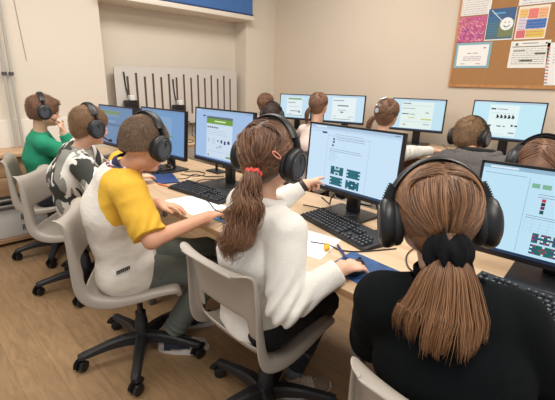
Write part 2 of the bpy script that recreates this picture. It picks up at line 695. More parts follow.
def paper(name, label, y0, y1, z0, z1, base, marks, cat='paper', group='papers on the pinboard', skew=0.0):
    """y0 > y1 (left to right as seen); marks = (u0, v0, u1, v1, rgb) in 0..1 from lower left; or ('c', u, v, r, rgb)"""
    o = MB()
    mats = [mat('paper_%d_%d_%d' % base, base, rough=0.8)]
    W, Hh = y0 - y1, z1 - z0

    def pt(u, v, d):
        return (-d, y0 - u * W - (y0 + y1) / 2 + skew * v * Hh, v * Hh - Hh / 2)
    o.add([pt(0, 0, 0.0006), pt(1, 0, 0.0006), pt(1, 1, 0.0006), pt(0, 1, 0.0006), pt(0, 0, 0), pt(1, 0, 0), pt(1, 1, 0), pt(0, 1, 0)],
          [(0, 1, 2, 3), (5, 4, 7, 6), (4, 5, 1, 0), (5, 6, 2, 1), (6, 7, 3, 2), (7, 4, 0, 3)])
    idx = {}
    for k, q in enumerate(marks):
        c = q[-1]
        if c not in idx:
            idx[c] = len(mats)
            mats.append(mat('ink_%d_%d_%d' % c, c, rough=0.8))
        d = 0.0008 + 0.00003 * k
        if q[0] == 'c':
            n = 20
            vs = [pt(q[1] + q[3] * math.cos(2 * PI * i / n) * Hh / W, q[2] + q[3] * math.sin(2 * PI * i / n), d) for i in range(n)]
            o.add(vs, [tuple(range(n))], idx[c])
        elif q[0] == 'l':
            pts = [(q[1][i][0], q[1][i][1]) for i in range(len(q[1]))]
            th = q[2]
            for (a0, b0), (a1, b1) in zip(pts[:-1], pts[1:]):
                dx, dy = (a1 - a0) * W, (b1 - b0) * Hh
                L = math.hypot(dx, dy) + 1e-9
                nx, ny = -dy / L * th / W, dx / L * th / Hh
                o.add([pt(a0 + nx, b0 + ny, d), pt(a0 - nx, b0 - ny, d), pt(a1 - nx, b1 - ny, d), pt(a1 + nx, b1 + ny, d)], [(0, 1, 2, 3)], idx[c])
        else:
            u0, v0, u1, v1 = q[:4]
            o.add([pt(u0, v0, d), pt(u1, v0, d), pt(u1, v1, d), pt(u0, v1, d)], [(0, 1, 2, 3)], idx[c])
    ob = o.build(name, mats, loc=(PX, (y0 + y1) / 2, (z0 + z1) / 2))
    tag(ob, label, cat, group)
    return ob


def textlines(u0, u1, v0, v1, n, rgb, seed=1, gap=0.2):
    r = random.Random(seed)
    out = []
    for i in range(n):
        v = v1 - (i + 0.5) * (v1 - v0) / n
        u = u0
        while u < u1 - 0.02:
            w = r.uniform(0.03, 0.12)
            e = min(u1, u + w)
            hh = (v1 - v0) / n * (0.5 - gap * 0.5)
            out.append((u, v - hh / 2, e, v + hh / 2, rgb))
            u = e + r.uniform(0.012, 0.03)
    return out


rr = random.Random(3)
sw = [(0, 0, 1, 1, (196, 96, 138))]
for i in range(130):
    u, v = rr.random() * 0.9, rr.random() * 0.9
    c = rr.choice([(222, 130, 164), (176, 84, 140), (236, 168, 184), (206, 108, 130), (160, 88, 150), (228, 150, 150)])
    a = rr.random() * 6.28
    pts = [(min(.97, max(.03, u + 0.1 * t * math.cos(a + t * 1.4))), min(.97, max(.03, v + 0.1 * t * math.sin(a + t * 1.4)))) for t in (0, .5, 1, 1.5)]
    sw.append(('l', pts, 0.0035, c))
paper('poster', 'pink and purple swirly poster in the top row of the pinboard', 1.592, 1.352, 1.732, 1.945, (230, 190, 205), sw, 'poster')
gm = [(0, 0, 1, 1, (84, 110, 124)), (0, 0.6, 1, 1, (70, 100, 140)), (0.45, 0.1, 1, 0.62, (120, 130, 92))]
gm += [(0.05, 0.2 + 0.085 * i, 0.42, 0.225 + 0.085 * i, (60, 130, 170)) for i in range(7)]
gm += [(0.2, 0.83, 0.62, 0.875, (90, 170, 210)), ('l', [(0.12, 0.96), (0.55, 0.6)], 0.003, (215, 225, 225))]
gm += [('c', 0.72, 0.50, 0.20, (236, 238, 236)), ('c', 0.66, 0.55, 0.018, (40, 60, 50)), ('c', 0.79, 0.55, 0.018, (40, 60, 50)),
       ('l', [(0.62, 0.46), (0.67, 0.415), (0.73, 0.40), (0.79, 0.42), (0.83, 0.465)], 0.003, (40, 60, 50))]
gm += [(0, 0, 0.02, 1, (230, 232, 226)), (0.98, 0, 1, 1, (230, 232, 226)), (0, 0.0, 1, 0.035, (230, 232, 226))]
paper('leaflet', 'blue and green leaflet with a white smiling face beside the pink poster', 1.345, 1.122, 1.738, 1.990, (230, 232, 226), gm, 'leaflet')
cm = [(0.04, 0.04, 0.34, 0.28, (218, 110, 120)), (0.36, 0.04, 0.96, 0.28, (224, 190, 96)), (0.04, 0.30, 0.30, 0.66, (214, 204, 220)), (0.32, 0.32, 0.96, 0.60, (58, 116, 188)),
      (0.04, 0.68, 0.32, 0.92, (232, 192, 110)), (0.34, 0.62, 0.66, 0.92, (232, 128, 116)), (0.68, 0.62, 0.96, 0.92, (236, 178, 130)), (0.04, 0.94, 0.96, 0.99, (236, 226, 206))]
cm += textlines(0.08, 0.92, 0.08, 0.9, 9, (186, 140, 130), 5, 0.7)
paper('leaflet', 'sheet of red, blue and yellow blocks beside the leaflet with the white face', 1.108, 0.888, 1.735, 1.985, (238, 228, 214), cm, 'leaflet')
cert = [(0.0, 0.0, 1, 1, (136, 176, 186)), (0.07, 0.09, 0.93, 0.91, (238, 236, 232))] + textlines(0.35, 0.65, 0.55, 0.62, 1, (120, 120, 124), 2) + textlines(0.25, 0.75, 0.28, 0.48, 3, (170, 150, 170), 4) + [(0.78, 0.76, 0.86, 0.8, (120, 110, 150)), (0.2, 0.16, 0.32, 0.18, (90, 110, 160)), (0.62, 0.16, 0.76, 0.18, (190, 90, 90))]
paper('certificate', 'white certificate with a blue border below the pink poster', 1.578, 1.272, 1.512, 1.728, (226, 230, 228), cert, 'certificate')
ttm = textlines(0.08, 0.92, 0.12, 0.74, 8, (150, 152, 150), 8, 0.55) + [(0.05, 0.78, 0.95, 0.80, (60, 70, 66)), (0.30, 0.25, 0.62, 0.30, (90, 96, 92)), (0.66, 0.50, 0.92, 0.56, (80, 90, 70)), (0.10, 0.63, 0.40, 0.66, (110, 116, 112)), ('c', 0.16, 0.88, 0.05, (90, 120, 110)), ('c', 0.9, 0.9, 0.03, (50, 50, 60)), (0.3, 0.9, 0.7, 0.92, (120, 120, 120))]
paper('notice', 'white notice of small grey text below the coloured block sheet', 1.122, 0.836, 1.510, 1.722, (234, 232, 224), ttm, 'notice')
rp = [(0.0, 0.04 + i * 0.075, 0.10, 0.075 + i * 0.075, (206, 120, 110) if i % 2 else (150, 150, 154)) for i in range(12)] + textlines(0.2, 0.9, 0.5, 0.9, 6, (160, 170, 190), 9, 0.6)
paper('notice', 'white sheet with a red and grey edge at the right end of the pinboard', 0.825, 0.60, 1.375, 1.70, (232, 230, 226), rp, 'notice', skew=0.1)
paper('notice', 'white sheet pinned above the pink poster at the top left of the board', 1.60, 1.33, 1.955, 2.165, (234, 230, 222), textlines(0.1, 0.9, 0.02, 0.9, 10, (176, 168, 172), 12, 0.6), 'notice')
paper('notice', 'white sheet pinned above the coloured block sheet', 1.12, 0.86, 1.995, 2.20, (236, 232, 226), textlines(0.1, 0.9, 0.02, 0.6, 6, (150, 164, 190), 13, 0.6), 'notice')
pin = MB()
# ---------------------------------------------------------------- tables
m_top = wood('pale_oak_worktop', (206, 180, 148), (186, 157, 124), (7, 1.0, 1), rough=0.38, nscale=2.2, bump=0.02)
m_edge = mat('worktop_edge', (178, 138, 96), rough=0.5)
m_steel = mat('grey_steel_leg', (120, 118, 116), rough=0.4, metal=0.5)
m_modesty = wood('red_brown_panel', (142, 96, 70), (122, 80, 58), (1, 2, 6), rough=0.5)


def table(name, cx, cy, lx, ly, z, label, group=None, rz=0.0, front=-1, panel=True, pm=None):
    e = empty(name, (cx, cy, 0), rz)
    tag(e, label, 'desk', group)
    tp = MB()
    a, b = (-lx / 2, -ly / 2, z - 0.026), (lx / 2, ly / 2, z)
    tp.box(a, b, bev=0.0025)
    o = tp.build('table_top', [m_top, m_edge], e)
    me = o.data
    for p in me.polygons:
        if abs(p.normal.z) < 0.5:
            p.material_index = 1
    for sx in (-1, 1):
        for sy in (-1, 1):
            box_obj('leg', (sx * (lx / 2 - 0.06) - 0.018, sy * (ly / 2 - 0.05) - 0.018, 0), (sx * (lx / 2 - 0.06) + 0.018, sy * (ly / 2 - 0.05) + 0.018, z - 0.026), m_steel, e, bev=0.003)
    if panel:
        x = -front * (lx / 2 - 0.05)
        box_obj('modesty_panel', (x - 0.009, -ly / 2 + 0.08, z - 0.40), (x + 0.009, ly / 2 - 0.08, z - 0.028), pm or m_modesty, e)
    return e


DZ = 0.74
table('classroom_desk', 1.315, -0.275, 0.78, 1.596, DZ, 'pale wooden desk in front of the girl with the black scrunchie', 'desks of the near row')
table('classroom_desk', 1.315, 1.325, 0.78, 1.596, DZ, 'pale wooden desk in front of the girl in white and the boy in yellow', 'desks of the near row')
table('classroom_desk', 1.315, 2.925, 0.78, 1.596, DZ, 'pale wooden desk in front of the boys in camouflage and green', 'desks of the near row')
BZ = 0.80  # far-row panels sit forward, their red-brown standing in for the under-desk shadow
table('classroom_desk', 3.44, 0.10, 0.74, 1.496, BZ, 'far wooden desk in front of the boy in the grey hoodie', 'desks of the far row', front=0.5)
table('classroom_desk', 3.44, 1.60, 0.74, 1.496, BZ, 'wooden desk of the far row where the girl with silver hair clips sits', 'desks of the far row', front=0.5)
table('classroom_desk', 3.44, 3.10, 0.74, 1.496, BZ, 'wooden desk of the far row in the corner by the window wall', 'desks of the far row', front=0.5)
table('side_table', 2.42, 3.70, 1.20, 0.50, 0.72, 'wooden side table with trailing cables under the radiator cover', None, 0, panel=False)

# ---------------------------------------------------------------- monitors
m_bez = mat('black_monitor_plastic', (22, 22, 26), rough=0.4)
m_bez2 = mat('black_stand_plastic', (30, 30, 33), rough=0.35)
SCR_MAIN = (206, 228, 244)


def rects_lines(u0, u1, v0, v1, n, rgb, seed, h=0.006, lo=0.3):
    r = random.Random(seed)
    return [(u0, v1 - (v1 - v0) * i / max(1, n - 1) - h / 2, u0 + (u1 - u0) * r.uniform(lo, 1.0), v1 - (v1 - v0) * i / max(1, n - 1) + h / 2, rgb) for i in range(n)]


def tile_grid(u0, v0, w, h, nx, ny, seed, cols):
    r = random.Random(seed)
    out = [(u0, v0, u0 + w, v0 + h, cols[0])]
    for i in range(nx):
        for j in range(ny):
            # symmetrical mosaic of coloured tiles
            a, b = min(i, nx - 1 - i), min(j, ny - 1 - j)
            k = (a * 2 + b * 3 + (a * b) % 3 + seed) % 5
            if k in (0, 2):
                continue
            c = cols[1 + (k % (len(cols) - 1))]
            g = 0.1
            out.append((u0 + w * (i + g) / nx, v0 + h * (j + g) / ny, u0 + w * (i + 1 - g) / nx, v0 + h * (j + 1 - g) / ny, c))
    return out


def page_worksheet(bg, seed, two_tone=False):
    """browser page with lines of text and four mosaic pictures"""
    q = [(0, 0.955, 1, 1, (170, 196, 222)), (0, 0.925, 1, 0.955, (192, 214, 236)), (0.06, 0.965, 0.20, 0.985, (224, 236, 246)), (0.93, 0.97, 0.98, 0.98, (90, 110, 140))]
    q += [(0, 0, 1, 0.035, (52, 74, 104)), (0.01, 0.008, 0.03, 0.027, (120, 180, 230))] + [(0.05 + 0.035 * i, 0.008, 0.07 + 0.035 * i, 0.027, (200, 208, 220)) for i in range(6)]
    q += [(0.15, 0.872, 0.21, 0.902, (44, 86, 132)), (0.30, 0.872, 0.62, 0.880, (150, 180, 206)), (0.02, 0.90, 0.16, 0.906, (150, 176, 205))]
    q += [(0.225, 0.05, 0.228, 0.86, (160, 190, 214)), (0.70, 0.04, 0.703, 0.86, (160, 190, 214))]
    q += [(0.228, 0.846, 0.70, 0.850, (140, 164, 184))]
    q += rects_lines(0.33, 0.66, 0.80, 0.83, 2, (120, 140, 160), seed)
    q += [(0.29, 0.785, 0.312, 0.815, (60, 70, 90)), (0.29, 0.74, 0.312, 0.77, (44, 80, 70)), (0.285, 0.685, 0.305, 0.715, (90, 60, 80))]
    q += rects_lines(0.26, 0.66, 0.61, 0.64, 2, (120, 140, 160), seed + 1, lo=0.85)
    q += rects_lines(0.26, 0.46, 0.46, 0.58, 5, (160, 186, 206), seed + 2)
    cols = [(34, 108, 124), (190, 224, 230), (20, 70, 92), (214, 236, 240), (26, 90, 104)]
    for i in range(2):
        for j in range(2):
            q += tile_grid(0.30 + 0.19 * i, 0.235 - 0.17 * j, 0.15, 0.135, 7, 5, i + j, cols)
    return bg, q


def page_green(bg):
    """page with a green banner, text and small icons"""
    q = [(0, 0.96, 1, 1, (158, 186, 220)), (0.02, 0.968, 0.1, 0.985, (210, 225, 245)), (0.14, 0.86, 0.19, 0.885, (20, 50, 120)), (0.9, 0.97, 0.98, 0.98, (120, 150, 190))]
    q += [(0.215, 0.06, 0.68, 0.875, (208, 224, 242)), (0.215, 0.83, 0.68, 0.875, (96, 112, 118)), (0.215, 0.735, 0.68, 0.83, (112, 158, 56)), (0.36, 0.772, 0.56, 0.795, (226, 240, 200)),
          (0.225, 0.78, 0.25, 0.80, (60, 100, 40)), (0.215, 0.728, 0.68, 0.733, (80, 110, 70))]
    q += [(0.225 + 0.042 * i, 0.645, 0.258 + 0.042 * i, 0.675, (92, 112, 132)) for i in range(5)]
    q += rects_lines(0.23, 0.66, 0.52, 0.60, 3, (160, 180, 206), 5)
    q += [(0.24, 0.36, 0.275, 0.44, (180, 200, 226)), (0.33, 0.34, 0.375, 0.44, (176, 196, 224)), (0.34, 0.35, 0.365, 0.43, (206, 222, 242)), (0.42, 0.39, 0.445, 0.42, (60, 90, 90)),
          (0.48, 0.37, 0.51, 0.43, (20, 40, 120)), (0.485, 0.40, 0.50, 0.435, (150, 30, 60)), (0.54, 0.35, 0.57, 0.42, (30, 40, 90)), (0.60, 0.37, 0.64, 0.43, (30, 60, 110)), (0.45, 0.27, 0.50, 0.32, (170, 190, 216)), (0.40, 0.24, 0.44, 0.29, (180, 200, 224))]
    q += [(0.22, 0.18, 0.68, 0.185, (160, 180, 204)), (0.24, 0.085, 0.27, 0.11, (60, 100, 60)), (0.58, 0.09, 0.66, 0.125, (110, 150, 90)), (0.0, 0.0, 1.0, 0.03, (60, 84, 130))]
    return bg, q


def page_far(bg, kind):
    q = [(0, 0.955, 1, 1, (180, 206, 226)), (0.03, 0.965, 0.3, 0.98, (224, 238, 248)), (0, 0, 1, 0.03, (60, 80, 108))]
    if kind == 0:
        q += [(0.22, 0.10, 0.72, 0.90, (226, 238, 240)), (0.26, 0.80, 0.70, 0.87, (130, 170, 120)), (0.26, 0.66, 0.5, 0.69, (120, 140, 150)), (0.3, 0.5, 0.62, 0.515, (160, 180, 190)), (0.34, 0.30, 0.62, 0.33, (110, 120, 140)), (0.3, 0.18, 0.4, 0.2, (150, 160, 180)), (0.62, 0.24, 0.66, 0.34, (90, 100, 120)), (0.22, 0.12, 0.74, 0.14, (110, 140, 120))]
    if kind == 1:
        q += [(0.2, 0.06, 0.8, 0.92, (230, 240, 242)), (0.22, 0.80, 0.5, 0.825, (110, 130, 150)), (0.34, 0.60, 0.62, 0.64, (90, 110, 130)), (0.36, 0.44, 0.56, 0.46, (140, 160, 170)), (0.42, 0.35, 0.5, 0.40, (110, 130, 160)), (0.24, 0.2, 0.32, 0.22, (150, 165, 180)), (0.62, 0.2, 0.76, 0.22, (150, 165, 180)), (0.24, 0.1, 0.7, 0.12, (130, 150, 140))]
    if kind == 2:
        q += [(0.18, 0.04, 0.8, 0.92, (226, 240, 236)), (0.2, 0.85, 0.36, 0.875, (60, 80, 90)), (0.2, 0.79, 0.75, 0.795, (120, 150, 150)), (0.2, 0.69, 0.45, 0.71, (130, 160, 150)), (0.2, 0.5, 0.34, 0.53, (70, 90, 90)), (0.36, 0.5, 0.46, 0.52, (110, 130, 120)), (0.34, 0.38, 0.46, 0.41, (214, 200, 90)), (0.58, 0.34, 0.78, 0.38, (196, 200, 90)), (0.66, 0.56, 0.72, 0.59, (110, 130, 140)), (0.2, 0.26, 0.75, 0.265, (130, 160, 150)), (0.64, 0.18, 0.76, 0.2, (110, 130, 150)), (0.24, 0.14, 0.30, 0.17, (200, 120, 90))]
    if kind == 3:
        q += [(0.24, 0.08, 0.66, 0.92, (228, 244, 244)), (0.26, 0.79, 0.33, 0.83, (60, 80, 90)), (0.35, 0.80, 0.5, 0.82, (120, 140, 150)), (0.27, 0.70, 0.62, 0.705, (150, 170, 170)), (0.26, 0.33, 0.30, 0.37, (60, 80, 80)), (0.38, 0.33, 0.44, 0.36, (60, 80, 80)), (0.47, 0.33, 0.50, 0.36, (90, 100, 110)), (0.58, 0.35, 0.61, 0.40, (30, 40, 50)), (0.63, 0.35, 0.67, 0.39, (40, 50, 60)), (0.56, 0.16, 0.64, 0.19, (110, 130, 130)), (0.28, 0.12, 0.50, 0.125, (140, 160, 170))]
        for i in range(5):
            u = 0.355 + i * 0.055
            q += [(u, 0.57, u + 0.022, 0.66, (26, 30, 38)), (u + 0.022, 0.58, u + 0.036, 0.625, (26, 30, 38)), (u - 0.008, 0.56, u + 0.03, 0.575, (60, 66, 70))]
    return bg, q


def page_desktop(bg):
    q = [(0, 0.955, 1, 1, (110, 142, 186)), (0.06, 0.74, 0.62, 0.90, (132, 160, 190)), (0.06, 0.80, 0.62, 0.885, (126, 156, 110)), (0.0, 0.0, 1, 0.035, (40, 60, 96)), (0.08, 0.50, 0.66, 0.56, (100, 124, 160))]
    q += rects_lines(0.08, 0.6, 0.2, 0.46, 5, (124, 154, 196), 3)
    q += [(0.7, 0.16, 0.8, 0.19, (200, 190, 120)), (0.1, 0.6, 0.5, 0.63, (150, 178, 214))]
    return bg, q


def page_desktop_plain(bg):
    q = [(0, 0.955, 1, 1, (120, 156, 200)), (0.0, 0.0, 1, 0.035, (44, 68, 110)), (0.12, 0.1, 0.72, 0.86, (136, 176, 216)), (0.14, 0.78, 0.46, 0.80, (100, 140, 190)), (0.6, 0.42, 0.76, 0.46, (96, 170, 150)), (0.6, 0.3, 0.74, 0.33, (100, 150, 170))]
    q += rects_lines(0.14, 0.5, 0.2, 0.7, 8, (110, 152, 200), 6)
    return bg, q


def page_exercise(bg):
    q = [(0, 0.955, 1, 1, (150, 182, 206)), (0.04, 0.965, 0.2, 0.985, (220, 236, 246)), (0, 0, 1, 0.035, (40, 62, 92)), (0.01, 0.008, 0.03, 0.027, (230, 236, 244)), (0.05, 0.008, 0.08, 0.027, (120, 170, 220)), (0.1, 0.008, 0.12, 0.027, (220, 180, 90)), (0.3, 0.01, 0.55, 0.025, (30, 46, 70))]
    q += [(0.10, 0.900, 0.38, 0.906, (130, 160, 186)), (0.40, 0.06, 0.4025, 0.90, (120, 150, 176))]
    q += [(0.42, 0.80, 0.47, 0.85, (126, 180, 150)), (0.485, 0.80, 0.54, 0.85, (126, 180, 150)), (0.555, 0.80, 0.64, 0.85, (206, 220, 228)), (0.58, 0.815, 0.62, 0.835, (120, 140, 160)), (0.66, 0.80, 0.70, 0.85, (206, 220, 228))]
    q += rects_lines(0.47, 0.86, 0.71, 0.74, 2, (120, 142, 160), 4)
    q += [(0.50, 0.66, 0.525, 0.695, (196, 60, 80)), (0.50, 0.62, 0.525, 0.655, (30, 40, 60)), (0.50, 0.58, 0.525, 0.615, (120, 40, 90)), (0.50, 0.53, 0.525, 0.57, (40, 80, 90))]
    q += rects_lines(0.42, 0.86, 0.47, 0.495, 2, (120, 142, 160), 5, lo=0.9)
    q += [(0.42, 0.30 + 0.035 * i, 0.82, 0.302 + 0.035 * i, (168, 192, 208)) for i in range(5)] + [(0.42 + 0.05 * i, 0.30, 0.422 + 0.05 * i, 0.44, (168, 192, 208)) for i in range(9)]
    cols = [(30, 104, 104), (196, 230, 226), (90, 50, 140), (22, 70, 90), (176, 56, 70), (214, 238, 234)]
    for i in range(2):
        for j in range(2):
            q += tile_grid(0.49 + 0.21 * i, 0.20 - 0.13 * j, 0.17, 0.11, 9, 5, i * 2 + j, cols)
    q = q[:7] + [(0.27 + (a - 0.40) * 0.85 if b > 0.04 else a, b, 0.27 + (c - 0.40) * 0.85 if b > 0.04 else c, d, e) for a, b, c, d, e in q[7:]]
    return bg, q


def monitor(name, cx, cy, ztop, yaw, W, Hh, desk_z, page, label, group, k=1.0, tilt=-4.0, stand_h=None, base=0.22, wide_base=0.25):
    """yaw 180 = the picture side looks along -X"""
    e = empty(name, (cx, cy, desk_z), R(yaw))
    tag(e, label, 'monitor', group)
    zt = ztop - desk_z
    T = Matrix.Translation((0, 0, zt - Hh / 2)) @ Matrix.Rotation(R(tilt), 4, 'Y')
    b = 0.009
    fr = MB()
    fr.box((-0.022, -W / 2, -Hh / 2), (0.0, W / 2, Hh / 2), M=T, bev=0.003)
    fr.box((-0.045, -W * 0.34, -Hh * 0.33), (-0.020, W * 0.34, Hh * 0.33), M=T, bev=0.01)
    fr.box((0.0, -W / 2, -Hh / 2), (0.004, W / 2, -Hh / 2 + 0.017), M=T)
    fr.box((0.0, -W / 2, Hh / 2 - b), (0.003, W / 2, Hh / 2), M=T)
    fr.box((0.0, -W / 2, -Hh / 2), (0.003, -W / 2 + b, Hh / 2), M=T)
    fr.box((0.0, W / 2 - b, -Hh / 2), (0.003, W / 2, Hh / 2), M=T)
    fr.build('casing', m_bez, e)
    bg, q = page
    mats, idx = [glow(bg, k)], {}
    s = MB()
    sw, sh = W - 2 * b, Hh - b - 0.017
    y0, z0 = W / 2 - b, -Hh / 2 + 0.017   # seen from the front (+x side) the left edge of the picture is at -y

    def pt(u, v, d):
        return T @ Vector((0.0008 + d, -(W / 2 - b) + u * sw, z0 + v * sh))
    s.add([pt(0, 0, 0), pt(1, 0, 0), pt(1, 1, 0), pt(0, 1, 0)], [(0, 1, 2, 3)])
    for i, (u0, v0, u1, v1, c) in enumerate(q):
        if c not in idx:
            idx[c] = len(mats)
            mats.append(glow(c, k))
        d = 0.00025 + 0.000004 * i
        s.add([pt(u0, v0, d), pt(u1, v0, d), pt(u1, v1, d), pt(u0, v1, d)], [(0, 1, 2, 3)], idx[c])
    s.build('screen', mats, e, auto=False)
    nk = MB()
    nk.box((-0.075, -0.035, 0.012), (-0.045, 0.035, zt - Hh / 2 + 0.02), bev=0.005)
    nk.box((-0.07, -0.045, zt - Hh / 2 - 0.02), (-0.022, 0.045, zt - Hh / 2 + 0.10), bev=0.006)
    nk.build('stand_neck', m_bez2, e)
    bs = MB()
    bs.box((-base * 0.55, -wide_base / 2, 0.0), (base * 0.45, wide_base / 2, 0.012), bev=0.004)
    bs.build('stand_base', m_bez2, e)
    return e


G1 = 'monitors on the near desks'
G2 = 'monitors on the far desks'
monitor('computer_monitor', 1.46, 0.17, 1.115, 184, 0.545, 0.325, DZ, page_exercise((190, 226, 244)), 'monitor with bright exercise page right of the girl with the black scrunchie', G1, 1.0)
monitor('computer_monitor', 1.51, 1.035, 1.168, 175.5, 0.545, 0.325, DZ, page_worksheet((200, 226, 246), 2), 'monitor with four teal mosaic pictures that the girl in white points at', G1, 1.0)
monitor('computer_monitor', 1.40, 1.865, 1.197, 181, 0.545, 0.325, DZ, page_green((164, 194, 232)), 'monitor showing a page with a green banner behind the curly ponytail', G1, 0.95)
monitor('computer_monitor', 1.35, 2.48, 1.165, 183, 0.545, 0.325, DZ, page_desktop_plain((122, 164, 212)), 'dim blue monitor in front of the boy in the yellow and white shirt', G1, 0.85)
monitor('computer_monitor', 1.30, 3.12, 1.148, 184, 0.545, 0.325, DZ, page_desktop((112, 148, 190)), 'dim blue monitor farthest along the near row, right of the boy in camouflage', G1, 0.8)
monitor('computer_monitor', 3.62, 0.98, 1.245, 186, 0.53, 0.32, BZ, page_far((194, 232, 244), 3), 'monitor behind the boy in the grey hoodie, below the pinboard', G2, 1.0)
monitor('computer_monitor', 3.60, 1.74, 1.232, 190, 0.50, 0.305, BZ, page_far((194, 226, 240), 2), 'monitor with yellow marks on its page, right of the girl with silver hair clips', G2, 1.0)
monitor('computer_monitor', 3.56, 2.56, 1.235, 193, 0.47, 0.305, BZ, page_far((200, 226, 242), 1), 'far monitor between the low brown ponytail and the girl with silver clips', G2, 1.0)
monitor('computer_monitor', 3.58, 3.29, 1.215, 193, 0.44, 0.30, BZ, page_far((196, 224, 240), 0), 'farthest monitor in the corner, left of the girl with the low brown ponytail', G2, 1.0)

# ---------------------------------------------------------------- keyboards: every key is a part
m_kb = mat('black_keyboard_plastic', (30, 30, 33), rough=0.45)
m_key = mat('keycap_black', (40, 41, 45), rough=0.42)
KEYM = {}


def key_mesh(w, d):
    k = (round(w, 4), round(d, 4))
    if k not in KEYM:
        a, b, t = w / 2 - 0.0014, d / 2 - 0.0014, 0.0022
        mb = MB()
        mb.add([(-b, -a, 0), (b, -a, 0), (b, a, 0), (-b, a, 0), (-b + t, -a + t, 0.008), (b - t, -a + t, 0.008), (b - t, a - t, 0.008), (-b + t, a - t, 0.008)],
               [(0, 1, 5, 4), (1, 2, 6, 5), (2, 3, 7, 6), (3, 0, 4, 7), (4, 5, 6, 7)])
        # pale printed legend on the keycap
        mb.add([(0.0, -0.0005, 0.0083), (0.0038, -0.0005, 0.0083), (0.0038, 0.002, 0.0083), (0.0, 0.002, 0.0083)], [(0, 1, 2, 3)], 1)
        me = mb.mesh('keycap')
        me.materials.append(m_key)
        me.materials.append(mat('key_legend', (150, 152, 156), rough=0.5))
        KEYM[k] = me
    return KEYM[k]


def keyboard(name, cx, cy, z, yaw, label, group):
    """faces +x away from the typist; length along y"""
    e = empty(name, (cx, cy, z), R(yaw))
    tag(e, label, 'keyboard', group)
    L, D = 0.455, 0.158
    b = MB()
    prof = [(-D / 2, 0.006), (-D / 2 + 0.004, 0.012), (D / 2 - 0.03, 0.024), (D / 2 - 0.003, 0.026), (D / 2, 0.018), (D / 2, 0.002), (-D / 2, 0.002)]
    vs = [(x, -L / 2, zz) for x, zz in prof] + [(x, L / 2, zz) for x, zz in prof]
    n = len(prof)
    fs = [(i, (i + 1) % n, n + (i + 1) % n, n + i) for i in range(n)] + [tuple(range(n - 1, -1, -1)), tuple(n + i for i in range(n))]
    b.add(vs, fs)
    b.build('case', m_kb, e)
    U = 0.0186
    rows = [  # (x, [(start, width)...]) from the typist's side
        (0, [(0, 1.4), (1.4, 1.2), (2.6, 1.2), (3.8, 5.6), (9.4, 1.2), (10.6, 1.2), (11.8, 1.2), (13.0, 2.0)]),
        (1, [(0, 2.2)] + [(2.2 + i, 1) for i in range(10)] + [(12.2, 2.8)]),
        (2, [(0, 1.8)] + [(1.8 + i, 1) for i in range(11)] + [(12.8, 2.2)]),
        (3, [(0, 1.5)] + [(1.5 + i, 1) for i in range(12)] + [(13.5, 1.5)]),
        (4, [(i, 1) for i in range(13)] + [(13, 2)]),
        (5.3, [(0, 1), (2, 1), (3, 1), (4, 1), (5, 1), (7, 1), (8, 1), (9, 1), (10, 1), (11.5, 1), (12.5, 1), (13.5, 1)]),
    ]
    nav = [(0, 15.4, 1), (0, 16.4, 1), (0, 17.4, 1), (1, 16.4, 1), (3, 15.4, 1), (3, 16.4, 1), (3, 17.4, 1), (4, 15.4, 1), (4, 16.4, 1), (4, 17.4, 1)]
    pad = [(r, 18.9 + c, 1) for r in range(5) for c in range(4)]
    x00 = -D / 2 + 0.016
    allk = []
    for r, ks in rows:
        allk += [(r, s, w) for s, w in ks]
    allk += nav + pad
    allk = allk[:98]
    for r, s, w in allk:
        me = key_mesh(w * U, 0.0196)
        o = bpy.data.objects.new('keycap', me)
        COL.objects.link(o)
        o.parent = e
        xx = x00 + r * 0.0205
        o.location = (xx, L / 2 - 0.010 - (s + w / 2) * U, 0.0125 + (xx + D / 2) * 0.108)
        o.rotation_euler = (0, R(-6.2), 0)
    return e


G3 = 'keyboards on the near desks'
keyboard('keyboard', 1.345, 0.93, DZ, -15, 'black keyboard in front of the girl in the white sweater', G3)
keyboard('keyboard', 1.21, 1.80, DZ, 4, 'black keyboard in front of the boy in the yellow and white shirt', G3)
keyboard('keyboard', 1.24, 0.125, DZ, -4, 'black keyboard right of the girl with the black scrunchie, at the picture edge', G3)
keyboard('keyboard', 1.28, 2.62, DZ, 6, 'black keyboard half hidden behind the boy in yellow, by the blue booklet', G3)


def cable(pts, label, r=0.0028, col=(24, 24, 26), name='cable', group=None, n=7):
    m = mat('cable_%d_%d_%d' % col, col, rough=0.5)
    o = MB().tube(smooth_path(pts, n), r, 7).build(name, m)
    tag(o, label, 'cable', group)
    return o


Z = DZ + 0.003
cable([(1.30, 2.02, Z), (1.38, 2.06, Z), (1.47, 1.98, Z), (1.52, 1.80, Z), (1.62, 1.70, Z)], 'thin black cable looping from the keyboard under the green banner monitor')
cable([(1.46, 1.66, DZ + 0.11), (1.50, 1.64, DZ + 0.05), (1.52, 1.56, Z), (1.60, 1.50, Z), (1.68, 1.46, Z)], 'black cable hanging behind the green banner monitor', r=0.004)
cable([(1.06, 1.43, Z + 0.014), (1.07, 1.47, Z + 0.006), (1.09, 1.53, Z), (1.12, 1.60, Z), (1.14, 1.66, Z), (1.16, 1.74, Z)], 'black mouse cable curving over the paper by the boy in yellow', r=0.003)
cable([(1.13, 0.93, Z), (1.16, 0.86, Z), (1.155, 0.80, Z), (1.20, 0.74, Z), (1.33, 0.66, Z)], 'black mouse cable over the white paper in front of the girl in white', r=0.003)
cable([(1.48, 1.28, Z), (1.50, 1.16, Z), (1.44, 1.12, Z), (1.41, 1.02, Z + 0.02), (1.47, 0.94, DZ + 0.03), (1.42, 0.86, Z), (1.50, 0.78, Z), (1.6, 0.7, Z)], 'black cable tangle under the mosaic picture monitor', r=0.003)
